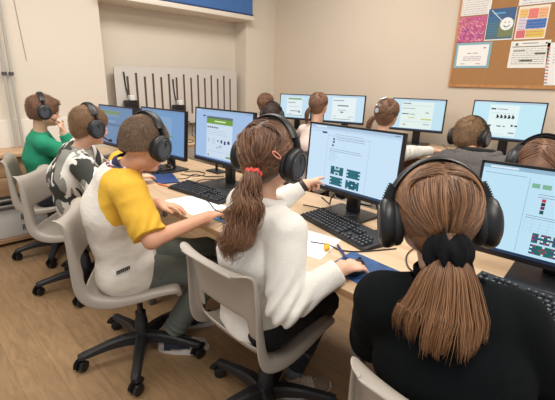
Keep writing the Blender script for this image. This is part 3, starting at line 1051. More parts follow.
cable([(1.55, 1.1, DZ + 0.12), (1.56, 1.16, DZ + 0.05), (1.60, 1.2, Z), (1.66, 1.30, Z)], 'black video cable behind the mosaic picture monitor', r=0.004)
cable([(1.16, 2.38, Z), (1.22, 2.24, Z), (1.32, 2.16, Z), (1.42, 2.22, Z), (1.46, 2.12, Z), (1.55, 2.05, Z)], 'thin looping cable on the desk beside the blue booklet')
cable([(1.36, 2.28, Z), (1.42, 2.16, Z), (1.50, 2.20, Z), (1.49, 2.30, Z), (1.42, 2.33, Z)], 'small black cable loop right of the dim monitor base')
cable([(1.10, 2.75, Z), (1.16, 2.84, Z), (1.24, 2.86, Z), (1.32, 2.96, Z)], 'black cable on the desk in front of the boy in camouflage')
cable([(1.20, 0.40, Z), (1.24, 0.46, Z), (1.20, 0.53, Z), (1.30, 0.60, Z), (1.44, 0.62, Z)], 'black cable under the left ear cup of the girl with the scrunchie')
cable([(1.56, 0.14, DZ + 0.1), (1.57, 0.10, DZ + 0.04), (1.50, 0.04, Z + 0.012), (1.42, 0.0, Z)], 'black cable at the foot of the rightmost near monitor', r=0.004)
cable([(3.62, 1.08, BZ + 0.10), (3.58, 1.14, BZ + 0.04), (3.50, 1.20, BZ + 0.004), (3.40, 1.18, BZ + 0.004)], 'black cable under the monitor below the pinboard, on its left')
cable([(3.60, 0.84, BZ + 0.10), (3.56, 0.78, BZ + 0.05), (3.62, 0.70, BZ + 0.004), (3.44, 0.62, BZ + 0.004), (3.5, 0.5, BZ + 0.004)], 'black cable under the monitor below the pinboard, on its right')
cable([(3.5, 1.42, BZ + 0.05), (3.52, 1.36, BZ + 0.004), (3.4, 1.30, BZ + 0.004), (3.44, 1.22, BZ + 0.03), (3.5, 1.16, BZ + 0.004)], 'black cables between the two right monitors of the far row')

# power adapters plugged in near the radiator
for x, z, lab in ((1.86, 1.045, 'small black power adapter with a white plug left of the dim monitors'), (2.42, 0.985, 'small black power adapter with a white plug between the blue monitors and the radiator')):
    e = empty('power_adapter', (x, 4.03, z + 0.035))
    e.scale = (1.3, 1.0, 1.3)
    tag(e, lab, 'adapter', 'power adapters hanging on the radiator cover')
    b = MB()
    b.box((-0.05, -0.035, -0.03), (0.05, 0.035, 0.045), bev=0.006)
    b.box((-0.03, -0.05, -0.085), (0.07, 0.02, -0.02), bev=0.006)
    b.build('adapter_body', mat('black_adapter_plastic', (24, 24, 26), rough=0.4), e)
    box_obj('white_plug', (-0.018, -0.06, 0.045), (0.018, 0.0, 0.085), mat('white_plug_plastic', (226, 226, 224), rough=0.4), e, bev=0.005)
    MB().tube(smooth_path([(0, 0.02, 0.04), (-0.01, 0.05, 0.14), (-0.02, 0.045, 0.26)], 5), 0.006, 7).build('cord', mat('cable_24_24_26', (24, 24, 26)), e)
    MB().tube(smooth_path([(0.05, 0, -0.07), (0.12, -0.02, -0.14), (0.09, -0.08, -0.22), (0.16, -0.1, -0.262)], 6), 0.004, 7).build('cord', mat('cable_24_24_26', (24, 24, 26)), e)
cable([(2.10, 3.55, 0.724), (2.18, 3.62, 0.724), (2.26, 3.55, 0.724), (2.36, 3.66, 0.724), (2.3, 3.74, 0.724), (2.2, 3.68, 0.724)], 'black cable coiled on the side table under the radiator', r=0.004)
cable([(2.5, 3.6, 0.724), (2.6, 3.7, 0.724), (2.72, 3.62, 0.724), (2.78, 3.5, 0.724)], 'black cable lying at the right end of the side table', r=0.004)

# small black desk microphone stand between two monitors
e = empty('microphone_stand', (1.60, 2.20, DZ))
tag(e, 'small black stand with flat base between the dim blue monitor and the green banner monitor', 'stand')
MB().box((-0.045, -0.07, 0), (0.045, 0.07, 0.01), bev=0.004).build('stand_base', m_bez2, e)
MB().cyl((0, 0, 0.01), (0, 0, 0.085), 0.010, 0.007).build('stand_post', m_bez2, e)
MB().box((-0.022, -0.05, 0.085), (0.01, 0.05, 0.10), bev=0.004).build('stand_head', m_bez2, e)


def mouse(x, y, z, yaw, label, base=(26, 26, 30), group='computer mice on the near desks'):
    e = empty('computer_mouse', (x, y, z), R(yaw))
    tag(e, label, 'mouse', group)
    F = Field((-0.065, -0.045, -0.006), (0.065, 0.045, 0.045), 0.003)
    F.ell((-0.008, 0, 0.006), (0.054, 0.031, 0.030), k=0)
    F.clip((0, 0, 0.001), (0, 0, -1), 0.2)
    obj('shell', F.mesh('mouse_shell'), e, mat('mouse_%d_%d_%d' % base, base, rough=0.35))
    MB().tube([(0.018, 0, 0.034), (0.034, 0, 0.028)], 0.004, 8).build('scroll_wheel', mat('dark_rubber', (16, 16, 17), rough=0.6), e)
    return e


mouse(1.085, 1.395, DZ + 0.003, 10, 'black mouse under the right hand of the boy in yellow')
mouse(1.065, 0.665, DZ + 0.003, 15, 'dark mouse under the right hand of the girl in white')


def sheet(name, pts, z, m, label, cat, th=0.0015, group=None):
    mb = MB()
    n = len(pts)
    mb.add([(x, y, z) for x, y in pts] + [(x, y, z + th) for x, y in pts], [tuple(range(n - 1, -1, -1)), tuple(range(n, 2 * n))] + [(i, (i + 1) % n, n + (i + 1) % n, n + i) for i in range(n)])
    o = mb.build(name, m)
    tag(o, label, cat, group)
    return o


m_paper = mat('white_paper', (240, 240, 242), rough=0.75)
sheet('paper_sheet', [(1.03, 0.80), (1.24, 0.86), (1.21, 1.14), (1.0, 1.08)], DZ + 0.0003, m_paper, 'white paper sheet on the desk in front of the girl in white', 'paper')
sheet('paper_sheet', [(0.96, 1.52), (1.16, 1.50), (1.17, 1.80), (0.97, 1.82)], DZ + 0.0003, m_paper, 'white paper sheet under the left hand of the boy in yellow', 'paper')
m_pad = mat('blue_card', (38, 74, 122), rough=0.5, var=(30, 0.35))
mp_ = sheet('mouse_pad', [(0.975, 0.50), (1.16, 0.515), (1.185, 0.765), (1.0, 0.75)], DZ + 0.0003, m_pad, 'blue picture mouse pad under the hand of the girl in white', 'mouse pad', 0.002)
sheet('mouse_pad', [(1.0, 1.30), (1.14, 1.30), (1.14, 1.46), (1.0, 1.46)], DZ + 0.0003, mat('blue_card_light', (62, 108, 150), rough=0.5), 'blue mouse pad under the right hand of the boy in yellow', 'mouse pad', 0.002)
sheet('booklet', [(1.12, 2.14), (1.24, 2.10), (1.33, 2.34), (1.18, 2.40)], DZ + 0.0003, mat('navy_booklet', (40, 66, 118), rough=0.5), 'dark blue booklet on the desk right of the boy in yellow', 'booklet', 0.006)
pc = empty('pencil', (1.13, 2.07, DZ + 0.005), R(-82))
tag(pc, 'orange pencil beside the dark blue booklet', 'pencil')
MB().tube([(-0.075, 0, 0), (0.065, 0, 0)], 0.0045, 6).build('barrel', mat('orange_lacquer', (216, 106, 52), rough=0.35), pc)
MB().tube([(0.065, 0, 0), (0.082, 0, 0)], [0.0045, 0.0006], 6).build('tip', mat('pencil_wood', (214, 178, 130)), pc)
pn = empty('pen', (1.135, 0.775, DZ + 0.006), R(-128))
tag(pn, 'dark blue pen lying between the keyboard and the hand of the girl in white', 'pen')
MB().tube([(-0.07, 0, 0), (0.05, 0, 0)], 0.005, 10).build('barrel', mat('navy_plastic', (44, 52, 108), rough=0.3), pn)
MB().tube([(0.05, 0, 0), (0.066, 0, 0)], [0.004, 0.001], 10).build('tip', mat('cable_24_24_26', (24, 24, 26)), pn)
ty = empty('toy_charm', (1.115, 0.835, DZ + 0.001))
tag(ty, 'small golden yellow charm on the desk beside the pen', 'charm')
F = Field((-0.03, -0.03, -0.005), (0.03, 0.03, 0.04), 0.002)
F.ell((0, 0, 0.009), (0.014, 0.011, 0.010), k=0)
F.ell((0.012, 0.006, 0.016), (0.008, 0.008, 0.008), k=0.003)
F.ell((-0.012, -0.006, 0.012), (0.008, 0.006, 0.007), k=0.003)
F.ell((0.002, 0.012, 0.014), (0.005, 0.006, 0.008), k=0.003)
obj('charm_body', F.mesh('charm'), ty, mat('gold_yellow', (226, 170, 40), rough=0.3))
MB().tube([(0.012 + 0.008 * math.cos(a), 0.006, 0.026 + 0.008 * math.sin(a)) for a in [i * PI / 5 for i in range(10)]], 0.0015, 6, closed=True).build('ring', mat('gold_metal', (210, 170, 90), rough=0.3, metal=0.9), ty)

# ---------------------------------------------------------------- swivel chairs
m_shell = mat('warm_grey_plastic', (168, 159, 148), rough=0.42, bump=(400, 0.03))
m_base = mat('black_nylon', (34, 34, 36), rough=0.5, bump=(300, 0.05))


def shell_mesh():
    prof = [(0.205, 0.405), (0.200, 0.428), (0.175, 0.440), (0.11, 0.436), (0.04, 0.426), (-0.04, 0.420), (-0.11, 0.424), (-0.165, 0.444), (-0.192, 0.485), (-0.205, 0.55), (-0.214, 0.62), (-0.222, 0.69), (-0.230, 0.735), (-0.242, 0.768), (-0.262, 0.780), (-0.282, 0.772)]
    P = smooth_path([(x, 0, z) for x, z in prof], 3)
    n = len(P)
    vv = [-1, -.97, -.93, -.86, -.72, -.56, -.38, -.19, 0, .19, .38, .56, .72, .86, .93, .97, 1]
    bm = bmesh.new()
    grid = []
    for i, p in enumerate(P):
        t = i / (n - 1)
        tg = (P[min(i + 1, n - 1)] - P[max(i - 1, 0)]).normalized()
        nr = Vector((-tg.z, 0, tg.x))          # towards the sitter
        if nr.z < 0 and nr.x < 0:
            nr = -nr
        nr = Vector((tg.z, 0, -tg.x))
        # side of the sitter: up for the seat, forward for the back
        if nr.dot(Vector((0.45, 0, 1.0))) < 0:
            nr = -nr
        # half width along the shell
        ws = [(0, .178), (.12, .198), (.35, .212), (.5, .208), (.65, .200), (.85, .193), (.92, .186), (.965, .168), (1, .138)]
        for (a, wa), (b, wb) in zip(ws[:-1], ws[1:]):
            if a <= t <= b:
                W = 0.985 * (wa + (wb - wa) * (t - a) / (b - a))
        fl = 0.030 + 0.034 * math.exp(-((t - 0.47) / 0.2) ** 2)
        if t > .78:
            fl *= max(0.0, 1 - (t - .78) * 4.6)
        row = []
        for v in vv:
            a = abs(v)
            s = 1 if v > 0 else -1
            if a <= 0.86:
                y = s * W * a / 0.86 * 0.965
                d = 0.016 * (a / 0.86) ** 3
            else:
                q = (a - 0.86) / 0.14
                y = s * W * (0.965 + 0.045 * math.sin(min(1, q * 1.6) * PI / 2))
                d = 0.016 - fl * max(0, q - 0.15) + 0.004 * math.sin(q * PI)
            row.append(bm.verts.new(p + nr * d + Vector((0, y, 0))))
        grid.append(row)
    hole = []
    for i in range(n - 1):
        for j in range(len(vv) - 1):
            zc = (P[i].z + P[i + 1].z) / 2
            vc = (vv[j] + vv[j + 1]) / 2
            t = (i + .5) / (n - 1)
            if P[i].x < -0.185 and 0.49 < zc < 0.605 and abs(vc) < 0.70 - (zc - 0.5) * 1.6:
                continue
            bm.faces.new((grid[i][j], grid[i][j + 1], grid[i + 1][j + 1], grid[i + 1][j]))
    bmesh.ops.recalc_face_normals(bm, faces=bm.faces[:])
    bm.verts.ensure_lookup_table()
    # normals towards the sitter
    if sum(f.normal.z for f in bm.faces) < 0:
        bmesh.ops.reverse_faces(bm, faces=bm.faces[:])
    me = bpy.data.meshes.new('shell')
    bm.to_mesh(me)
    bm.free()
    return me


def bake(o):
    dg = bpy.context.evaluated_depsgraph_get()
    me = bpy.data.meshes.new_from_object(o.evaluated_get(dg))
    old = o.data
    o.modifiers.clear()
    o.data = me
    return o


def make_chair():
    e = empty('swivel_chair')
    o = obj('seat_shell', shell_mesh(), e, m_shell, True)
    s = o.modifiers.new('s', 'SOLIDIFY')
    s.thickness = 0.009
    s.offset = -1
    u = o.modifiers.new('u', 'SUBSURF')
    u.levels = u.render_levels = 1
    bpy.context.view_layer.update()
    bake(o)
    mb = MB()
    mb.box((-0.11, -0.09, 0.365), (0.10, 0.09, 0.405), bev=0.012)
    mb.box((-0.05, -0.05, 0.335), (0.05, 0.05, 0.375), bev=0.012)
    mb.tube([(0.02, -0.05, 0.375), (0.03, -0.17, 0.372), (0.03, -0.21, 0.365)], [0.006, 0.006, 0.009], 8)
    mb.build('seat_mechanism', m_base, e)
    MB().cyl((0, 0, 0.22), (0, 0, 0.36), 0.014).build('gas_lift', mat('dark_steel', (60, 60, 64), rough=0.25, metal=0.8), e)
    MB().lathe([(0.018, 0.245), (0.026, 0.24), (0.027, 0.20), (0.031, 0.195), (0.034, 0.115)]).build('column_cover', m_base, e)
    b = MB().lathe([(0.036, 0.125), (0.046, 0.115), (0.048, 0.075), (0.04, 0.065)]).build('star_base', m_base, e)
    leg = None
    for k in range(5):
        a = 2 * PI * k / 5
        if leg is None:
            L = MB()
            pts = [(0.03, 0, 0.098), (0.09, 0, 0.104), (0.16, 0, 0.100), (0.23, 0, 0.087), (0.28, 0, 0.078), (0.302, 0, 0.074)]
            vs, fs = [], []
            for i, (x, y, z) in enumerate(pts):
                w = [0.030, 0.026, 0.023, 0.021, 0.022, 0.016][i]
                h = [0.050, 0.046, 0.038, 0.030, 0.026, 0.022][i]
                vs += [(x, -w, z - h / 2), (x, w, z - h / 2), (x, w * .95, z + h / 2 - .008), (x, w * .55, z + h / 2), (x, -w * .55, z + h / 2), (x, -w * .95, z + h / 2 - .008)]
            for i in range(len(pts) - 1):
                for q in range(6):
                    fs.append((i * 6 + q, i * 6 + (q + 1) % 6, i * 6 + 6 + (q + 1) % 6, i * 6 + 6 + q))
            fs += [tuple(range(5, -1, -1)), tuple((len(pts) - 1) * 6 + q for q in range(6))]
            L.add(vs, fs, 0, False)
            leg = L.build('leg', m_base, b)
            leg_me = leg.data
            # caster: two wheels with hood
            C = MB()
            for s_ in (-1, 1):
                C.tube([(0, s_ * 0.006, 0), (0, s_ * 0.008, 0), (0, s_ * 0.024, 0), (0, s_ * 0.027, 0)], [0.020, 0.027, 0.027, 0.021], 20)
            C.tube([(0.006 * 0 + 0.0, 0, 0.02), (0.0, 0, 0.05)], 0.007, 10)
            hd = [Vector((0.031 * math.cos(t), 0, 0.031 * math.sin(t))) for t in [R(10 + i * 16) for i in range(10)]]
            C.tube(hd, 0.012, 8, flat=(0.3, 1.9), up=(0, 1, 0))
            cas = C.build('caster', mat('caster_black', (26, 26, 28), rough=0.35), b)
            cas_me = cas.data
        else:
            leg = bpy.data.objects.new('leg', leg_me)
            COL.objects.link(leg)
            leg.parent = b
            cas = bpy.data.objects.new('caster', cas_me)
            COL.objects.link(cas)
            cas.parent = b
        leg.rotation_euler = (0, 0, a)
        cas.location = (0.292 * math.cos(a), 0.292 * math.sin(a), 0.0275)
        cas.rotation_euler = (0, 0, a * 2.3 + 0.8)
    return e


chair0 = make_chair()


def place_chair(x, y, yaw, base_ang, label, seat_back=0.0, first=[True]):
    o = chair0 if first[0] else copy_tree(chair0)
    first[0] = False
    o.location = (x, y, 0)
    o.rotation_euler = (0, 0, R(yaw))
    for c in o.children:
        if c.name.startswith('star_base'):
            c.rotation_euler = (0, 0, R(base_ang - yaw))
    tag(o, label, 'chair', 'grey swivel chairs of the classroom')
    return o


place_chair(0.735, 1.685, -33, 165, 'grey plastic swivel chair on which the boy in yellow and white sits')
place_chair(0.945, 0.985, 0, 95, 'grey plastic swivel chair on which the girl in the white sweater sits')
place_chair(0.79, 2.60, -42, 168, 'grey plastic swivel chair behind the boy in the camouflage shirt')
place_chair(0.865, 0.185, -3, 20, 'grey plastic swivel chair at the lower edge, under the girl with the scrunchie')
place_chair(0.82, 3.28, -20, 170, 'grey plastic swivel chair of the boy in green, at the left edge')
place_chair(2.62, 1.60, 0, 10, 'grey plastic swivel chair of the girl with silver hair clips')
place_chair(2.48, 0.86, 0, 40, 'grey plastic swivel chair of the boy in the grey hoodie')
place_chair(2.80, 2.34, 0, 70, 'grey plastic swivel chair of the far girl with the low brown ponytail')
place_chair(2.84, 3.06, 0, 30, 'grey plastic swivel chair of the far girl in pink')
place_chair(2.08, 0.20, 0, 60, 'grey plastic swivel chair of the child at the right picture edge')
# ---------------------------------------------------------------- people
def nv(a):
    a = np.array(a, float)
    return a / (np.linalg.norm(a) + 1e-12)


def A(*p):
    return np.array(p, float)


def ik(a, c, l1, l2, pole):
    a, c = np.array(a, float), np.array(c, float)
    d = np.linalg.norm(c - a)
    if d > (l1 + l2) * 0.985:
        s = d / ((l1 + l2) * 0.985)
        l1, l2 = l1 * s, l2 * s
    u = (c - a) / d
    x = (l1 * l1 - l2 * l2 + d * d) / (2 * d)
    h = math.sqrt(max(0, l1 * l1 - x * x))
    p = np.array(pole, float)
    p = p - u * (p @ u)
    return a + u * x + nv(p) * h


def head_matrix(yaw, pitch, roll):
    """pitch > 0 looks down; roll > 0 leans to the person's right"""
    return np.array(Matrix.Rotation(R(yaw), 3, 'Z') @ Matrix.Rotation(R(pitch), 3, 'Y') @ Matrix.Rotation(R(roll), 3, 'X'))


class Kid:
    pass


def hand(F, w, fdir, pn, thumb, S, curl, spread=0.10, kk=0.006, index=None, tcurl=0.5):
    """w wrist, fdir finger direction, pn palm normal (to where fingers curl), thumb +-1 side of pn x fdir"""
    f = nv(fdir)
    n = nv(np.array(pn, float) - f * (np.array(pn, float) @ f))
    s = np.cross(n, f) * thumb
    L = 0.074 * S
    F.cap(w, w + f * 0.020 * S, 0.021 * S, 0.019 * S, k=0.015)
    F.cap(w + f * 0.018 * S, w + f * L * 0.85, 0.0135 * S, 0.0115 * S, k=0.012, w=s, wa=0.025 * S, wb=0.033 * S)
    lens = [0.056, 0.063, 0.058, 0.046]
    rad = [0.0078, 0.0080, 0.0076, 0.0068]
    off = [0.0265, 0.0092, -0.0085, -0.0250]
    tips = []
    for i in range(4):
        b = w + f * (L * [0.96, 1.0, 0.96, 0.88][i]) + s * off[i] * S
        ang = spread * (1.4 - i) * 1.0
        d = nv(f * math.cos(ang) + s * math.sin(ang))
        c = curl[i] if isinstance(curl, (list, tuple)) else curl
        if index is not None and i == 0:
            c = index
        p = b - f * 0.012 * S
        q = b
        F.cap(p, q, rad[i] * S * 1.08, rad[i] * S * 1.05, k=0.006)
        for j, (fr, cj) in enumerate(((0.45, 0.7), (0.30, 1.0), (0.25, 0.7))):
            th = c * cj
            d = nv(d * math.cos(th) + n * math.sin(th) * 1.0)
            n_ = nv(n - d * (n @ d))
            e = q + d * lens[i] * fr * S
            F.cap(q, e, rad[i] * S * (1.03 - 0.10 * j), rad[i] * S * (0.94 - 0.10 * j), k=0.0015 if j else 0.003)
            q = e
            n = n_ if abs(th) > 0 else n
        n = nv(np.array(pn, float) - f * (np.array(pn, float) @ f))
        tips.append(q)
    # thumb leaves the side of the palm near its base
    b = w + f * 0.020 * S + s * 0.021 * S
    d = nv(f * 0.75 + s * 0.75 + n * 0.25)
    q = b + d * 0.030 * S
    F.cap(b, q, 0.0125 * S, 0.0098 * S, k=0.01)
    d2 = nv(f * 0.95 + s * (0.30 - 0.5 * tcurl) + n * 0.5 * tcurl)
    q2 = q + d2 * 0.024 * S
    F.cap(q, q2, 0.0092 * S, 0.0084 * S, k=0.003)
    q3 = q2 + nv(d2 + n * 0.3 * tcurl) * 0.018 * S
    F.cap(q2, q3, 0.0084 * S, 0.0068 * S, k=0.002)
    return tips


def shoe(parent, ankle, yaw, S, upper_m, sole_m, nm='shoe', accent=None, pitch=0.0):
    S = S * 1.07
    L = 0.225 * S
    T = Matrix.Translation(ankle) @ Matrix.Rotation(R(yaw), 4, 'Z') @ Matrix.Rotation(R(pitch), 4, 'Y')
    F = Field((-0.09 * S, -0.06 * S, -0.10 * S), (0.20 * S, 0.06 * S, 0.05 * S), 0.004)
    zz = -0.06 * S
    F.cap((-0.03 * S, 0, zz), (0.03 * S, 0, zz + 0.004), 0.036 * S, 0.038 * S, k=0)
    F.cap((0.03 * S, 0, zz - 0.002), (0.135 * S, 0.004, zz - 0.012), 0.038 * S, 0.026 * S, k=0.02, w=(0, 1, 0), wa=0.038 * S, wb=0.040 * S)
    F.cap((-0.008 * S, 0, zz + 0.02), (-0.004 * S, 0, 0.012), 0.037 * S, 0.037 * S, k=0.02)
    F.clip((0.0, 0, 0.004), (-0.25, 0, 1), 0.06)
    F.clip((0.05, 0, -0.075 * S), (0, 0, -1), 0.22)
    me = F.mesh('shoe_upper')
    me.transform(T)
    mats = [upper_m] + ([accent] if accent else [])
    if accent:
        c = face_centres(me)
        lc = (c - np.array(T.translation)) @ np.array(T.to_3x3())
        set_mi(me, (lc[:, 0] > 0.085 * S) | ((lc[:, 0] > 0.0) & (lc[:, 2] < -0.062 * S)) | (lc[:, 0] < -0.03 * S), 1)
    o = obj(nm, me, parent, mats)
    so = MB()
    prof = []
    for i in range(24):
        t = i / 24 * 2 * PI
        x = 0.052 * S + 0.118 * S * math.cos(t)
        w = 0.040 * S * (1 if math.cos(t) > 0 else 0.88)
        prof.append((x, w * math.sin(t) * (1.12 - 0.12 * abs(math.cos(t)))))
    vs = [T @ Vector((x, y, -0.098 * S + (0.008 if x > 0.12 * S else 0))) for x, y in prof] + [T @ Vector((x * 1.01, y * 1.03, -0.080 * S)) for x, y in prof] + [T @ Vector((x, y * .95, -0.070 * S)) for x, y in prof]
    n = 24
    fs = [tuple(range(n - 1, -1, -1)), tuple(range(2 * n, 3 * n))]
    for r_ in (0, n):
        fs += [(r_ + i, r_ + (i + 1) % n, r_ + n + (i + 1) % n, r_ + n + i) for i in range(n)]
    so.add(vs, fs, 0, True)
    so.build('sole', sole_m, o)
    lc_ = MB()
    for i in range(4):
        x = (0.045 + 0.016 * i) * S
        z0 = -0.026 * S - 0.006 * S * i
        lc_.tube([T @ Vector((x, -0.017 * S, z0)), T @ Vector((x + 0.003, 0, z0 + 0.007 * S)), T @ Vector((x, 0.017 * S, z0))], 0.0022, 6)
    lc_.build('laces', sole_m, o)
    return o


SKIN = {'a': mat('skin_warm', (214, 160, 130), rough=0.5, spec=0.35, var=(14, 0.04)), 'b': mat('skin_pale', (226, 178, 150), rough=0.5, spec=0.35, var=(14, 0.04))}
m_eye = mat('eye_white', (236, 232, 226), rough=0.2)
m_iris = mat('eye_iris', (60, 44, 34), rough=0.15)
m_lip = mat('lip', (186, 110, 100), rough=0.45)
m_brow = mat('brow_hair', (92, 66, 48), rough=0.8)


def head_prims(F, c, Rm, S, k=0.012):
    def g(x, y, z):
        return c + Rm @ (A(x, y, z) * S)
    F.ell(g(-0.010, 0, 0.024), A(0.093, 0.075, 0.084) * S, Rm, k)
    F.ell(g(0.022, 0, -0.020), A(0.066, 0.062, 0.075) * S, Rm, k)
    F.cap(g(0.045, 0.0, -0.072), g(0.030, 0, -0.055), 0.026 * S, 0.040 * S, k=0.02)
    F.cap(g(0.030, 0.040, -0.050), g(0.0, 0.050, -0.025), 0.020 * S, 0.025 * S, k=0.02)
    F.cap(g(0.030, -0.040, -0.050), g(0.0, -0.050, -0.025), 0.020 * S, 0.025 * S, k=0.02)
    for s in (-1, 1):
        F.ell(g(0.058, s * 0.034, -0.025), A(0.022, 0.022, 0.024) * S, Rm, 0.015)     # cheeks
        F.ell(g(0.088, s * 0.031, 0.003), A(0.014, 0.018, 0.012) * S, Rm, 0.008, sub=True)  # sockets
        F.ell(g(0.075, s * 0.031, 0.002), A(0.013, 0.013, 0.011) * S, Rm, 0.001)      # eyeballs
        F.cap(g(0.080, s * 0.018, 0.020), g(0.074, s * 0.044, 0.019), 0.006 * S, 0.005 * S, k=0.008)  # brows
        F.ell(g(-0.004, s * 0.079, -0.006), A(0.018, 0.007, 0.029) * S, Rm, 0.006)    # ears
        F.ell(g(0.0, s * 0.086, -0.004), A(0.009, 0.004, 0.016) * S, Rm, 0.002, sub=True)
    F.cap(g(0.083, 0, 0.008), g(0.102, 0, -0.022), 0.0065 * S, 0.0105 * S, k=0.008)   # nose
    for s in (-1, 1):
        F.ell(g(0.092, s * 0.010, -0.027), A(0.009, 0.008, 0.007) * S, Rm, 0.004)
    F.ell(g(0.083, 0, -0.047), A(0.010, 0.021, 0.0055) * S, Rm, 0.004)                # lips
    F.ell(g(0.081, 0, -0.056), A(0.010, 0.018, 0.006) * S, Rm, 0.004)
    F.ell(g(0.074, 0, -0.080), A(0.016, 0.018, 0.014) * S, Rm, 0.012)                 # chin
    F.ell(g(0.094, 0, -0.0515), A(0.012, 0.018, 0.0016) * S, Rm, 0.002, sub=True)


def face_paint(me, c, Rm, S):
    fc = face_centres(me)
    l = ((fc - c) @ Rm) / S
    x, y, z = l.T
    ya = np.abs(y)
    eye = (x > 0.074) & (np.hypot((ya - 0.031) / 0.0105, (z - 0.002) / 0.0062) < 1)
    iris = (x > 0.076) & (np.hypot(ya - 0.031, z - 0.001) < 0.0055)
    brow = (x > 0.06) & (ya > 0.016) & (ya < 0.046) & (np.abs(z - 0.021 + 0.12 * (ya - 0.03) ** 1) < 0.0035)
    lip = (x > 0.078) & (np.hypot(ya / 0.021, (z + 0.0515) / 0.0105) < 1)
    set_mi(me, eye, 1)
    set_mi(me, iris, 2)
    set_mi(me, lip, 3)
    set_mi(me, brow, 4)


def torso(F, k, off, k2=0.03, top=True):
    """k = Kid with spine points"""
    w = k.lat
    sp = k.spine
    for (p0, r0, w0, l0), (p1, r1, w1, l1) in zip(sp[:-1], sp[1:]):
        F.cap(p0, p1, r0 + off, r1 + off, k=k2, w=nv(l0 + l1), wa=w0 + off, wb=w1 + off)
    if top:
        for s in (0, 1):
            F.cap(k.neck - k.up * 0.02, k.sh[s], 0.036 * k.S + off, 0.046 * k.S + off * 0.9, k=k2)


def limbs(F, k, off, arms=True, legs=False, sleeve=(1, 1), puff=0.0, k2=0.012):
    S = k.S
    if arms:
        for s in (0, 1):
            F.cap(k.sh[s], k.el[s], 0.043 * S + off + puff * .5, 0.034 * S + off + puff, k=k2)
            if sleeve[s] > 0.55:
                F.cap(k.el[s], k.wr[s], 0.033 * S + off + puff, 0.022 * S + off * (0.8 if off else 0), k=k2)
    if legs:
        for s in (0, 1):
            F.cap(k.hj[s], k.kn[s], 0.072 * S + off, 0.050 * S + off, k=0.02)
            F.cap(k.kn[s], k.cf[s], 0.047 * S + off, 0.047 * S + off, k=0.015)
            F.cap(k.cf[s], k.an[s], 0.046 * S + off, 0.028 * S + off * 0.8, k=0.015)


def make_kid(S, hip, neck, head, yaw_h, yaw_s, hrot, wr, pole, foot, slouch=0.03, sh_w=0.135, chest=1.0, elbow=(None, None), dip=0.0):
    k = Kid()
    k.S = S
    k.hip, k.neck, k.head = A(*hip), A(*neck), A(*head)
    k.up = nv(k.neck - k.hip)
    lh = A(-math.sin(R(yaw_h)), math.cos(R(yaw_h)), 0)
    ls = A(-math.sin(R(yaw_s)), math.cos(R(yaw_s)), 0)
    ls = nv(nv(ls - k.up * (ls @ k.up)) + k.up * dip)
    k.lat, k.lh, k.ls = nv(lh + ls), lh, ls
    k.fw = np.cross(k.lat, k.up)
    if k.fw @ A(math.cos(R(yaw_s)), math.sin(R(yaw_s)), 0) < 0:
        k.fw = -k.fw
    v = k.neck - k.hip
    b = -k.fw * slouch
    k.spine = [(k.hip + k.up * 0.0, 0.088 * S * chest, 0.132 * S * chest, lh),
               (k.hip + v * 0.28 + b * 0.7, 0.082 * S * chest, 0.118 * S * chest, nv(lh * .7 + ls * .3)),
               (k.hip + v * 0.60 + b, 0.090 * S * chest, 0.128 * S * chest, nv(lh * .3 + ls * .7)),
               (k.hip + v * 0.86 + b * 0.5, 0.070 * S * chest, 0.120 * S * chest, ls)]
    k.sh = [k.neck - k.up * 0.045 * S + ls * sh_w * S, k.neck - k.up * 0.045 * S - ls * sh_w * S]
    k.wr = [A(*wr[0]), A(*wr[1])]
    k.el = [ik(k.sh[i], k.wr[i], 0.265 * S, 0.225 * S, pole[i]) for i in (0, 1)]
    k.el = [A(*elbow[i]) if elbow[i] else k.el[i] for i in (0, 1)]
    k.hj = [k.hip + lh * 0.075 * S, k.hip - lh * 0.075 * S]
    k.an = [A(*foot[0]), A(*foot[1])]
    k.kn = [ik(k.hj[i], k.an[i], 0.375 * S, 0.36 * S, (math.cos(R(yaw_h)), math.sin(R(yaw_h)), 1.2)) for i in (0, 1)]
    k.cf = [k.kn[i] * 0.72 + k.an[i] * 0.28 - nv(np.cross(k.an[i] - k.kn[i], lh)) * 0.0 for i in (0, 1)]
    k.R = head_matrix(*hrot)
    pts = [k.hip, k.neck, k.head] + k.sh + k.wr + k.el + k.kn + k.an
    k.lo = np.min(pts, 0) - 0.17 * S - 0.03
    k.hi = np.max(pts, 0) + 0.17 * S + 0.03
    return k


def body_mesh(root, k, h, hands, skin, cut_lo=None):
    lo = k.lo.copy()
    F = Field(lo, k.hi, h)
    torso(F, k, -0.004)
    limbs(F, k, 0.0, True, True)
    S = k.S
    nb = k.head + k.R @ (A(-0.018, 0, -0.055) * S)
    F.cap(k.neck - k.up * 0.02 - k.fw * 0.005, nb, 0.046 * S, 0.045 * S, k=0.02)
    head_prims(F, k.head, k.R, S)
    for i in (0, 1):
        if hands[i]:
            hh = dict(hands[i])
            k.tips = hand(F, k.wr[i], hh.pop('f'), hh.pop('n'), hh.pop('t'), S, **hh)
        F.cap(k.an[i], k.an[i] + A(0, 0, -0.03), 0.028 * S, 0.03 * S, k=0.01)
        F.cap(k.an[i] + A(0, 0, -0.045 * S), k.an[i] + k.fd[i] * 0.11 * S + A(0, 0, -0.06 * S), 0.025 * S, 0.017 * S, k=0.01)
    me = F.mesh('body')
    o = obj('body', me, root, [SKIN[skin], m_eye, m_iris, m_lip, m_brow])
    face_paint(me, k.head, k.R, S)
    return o


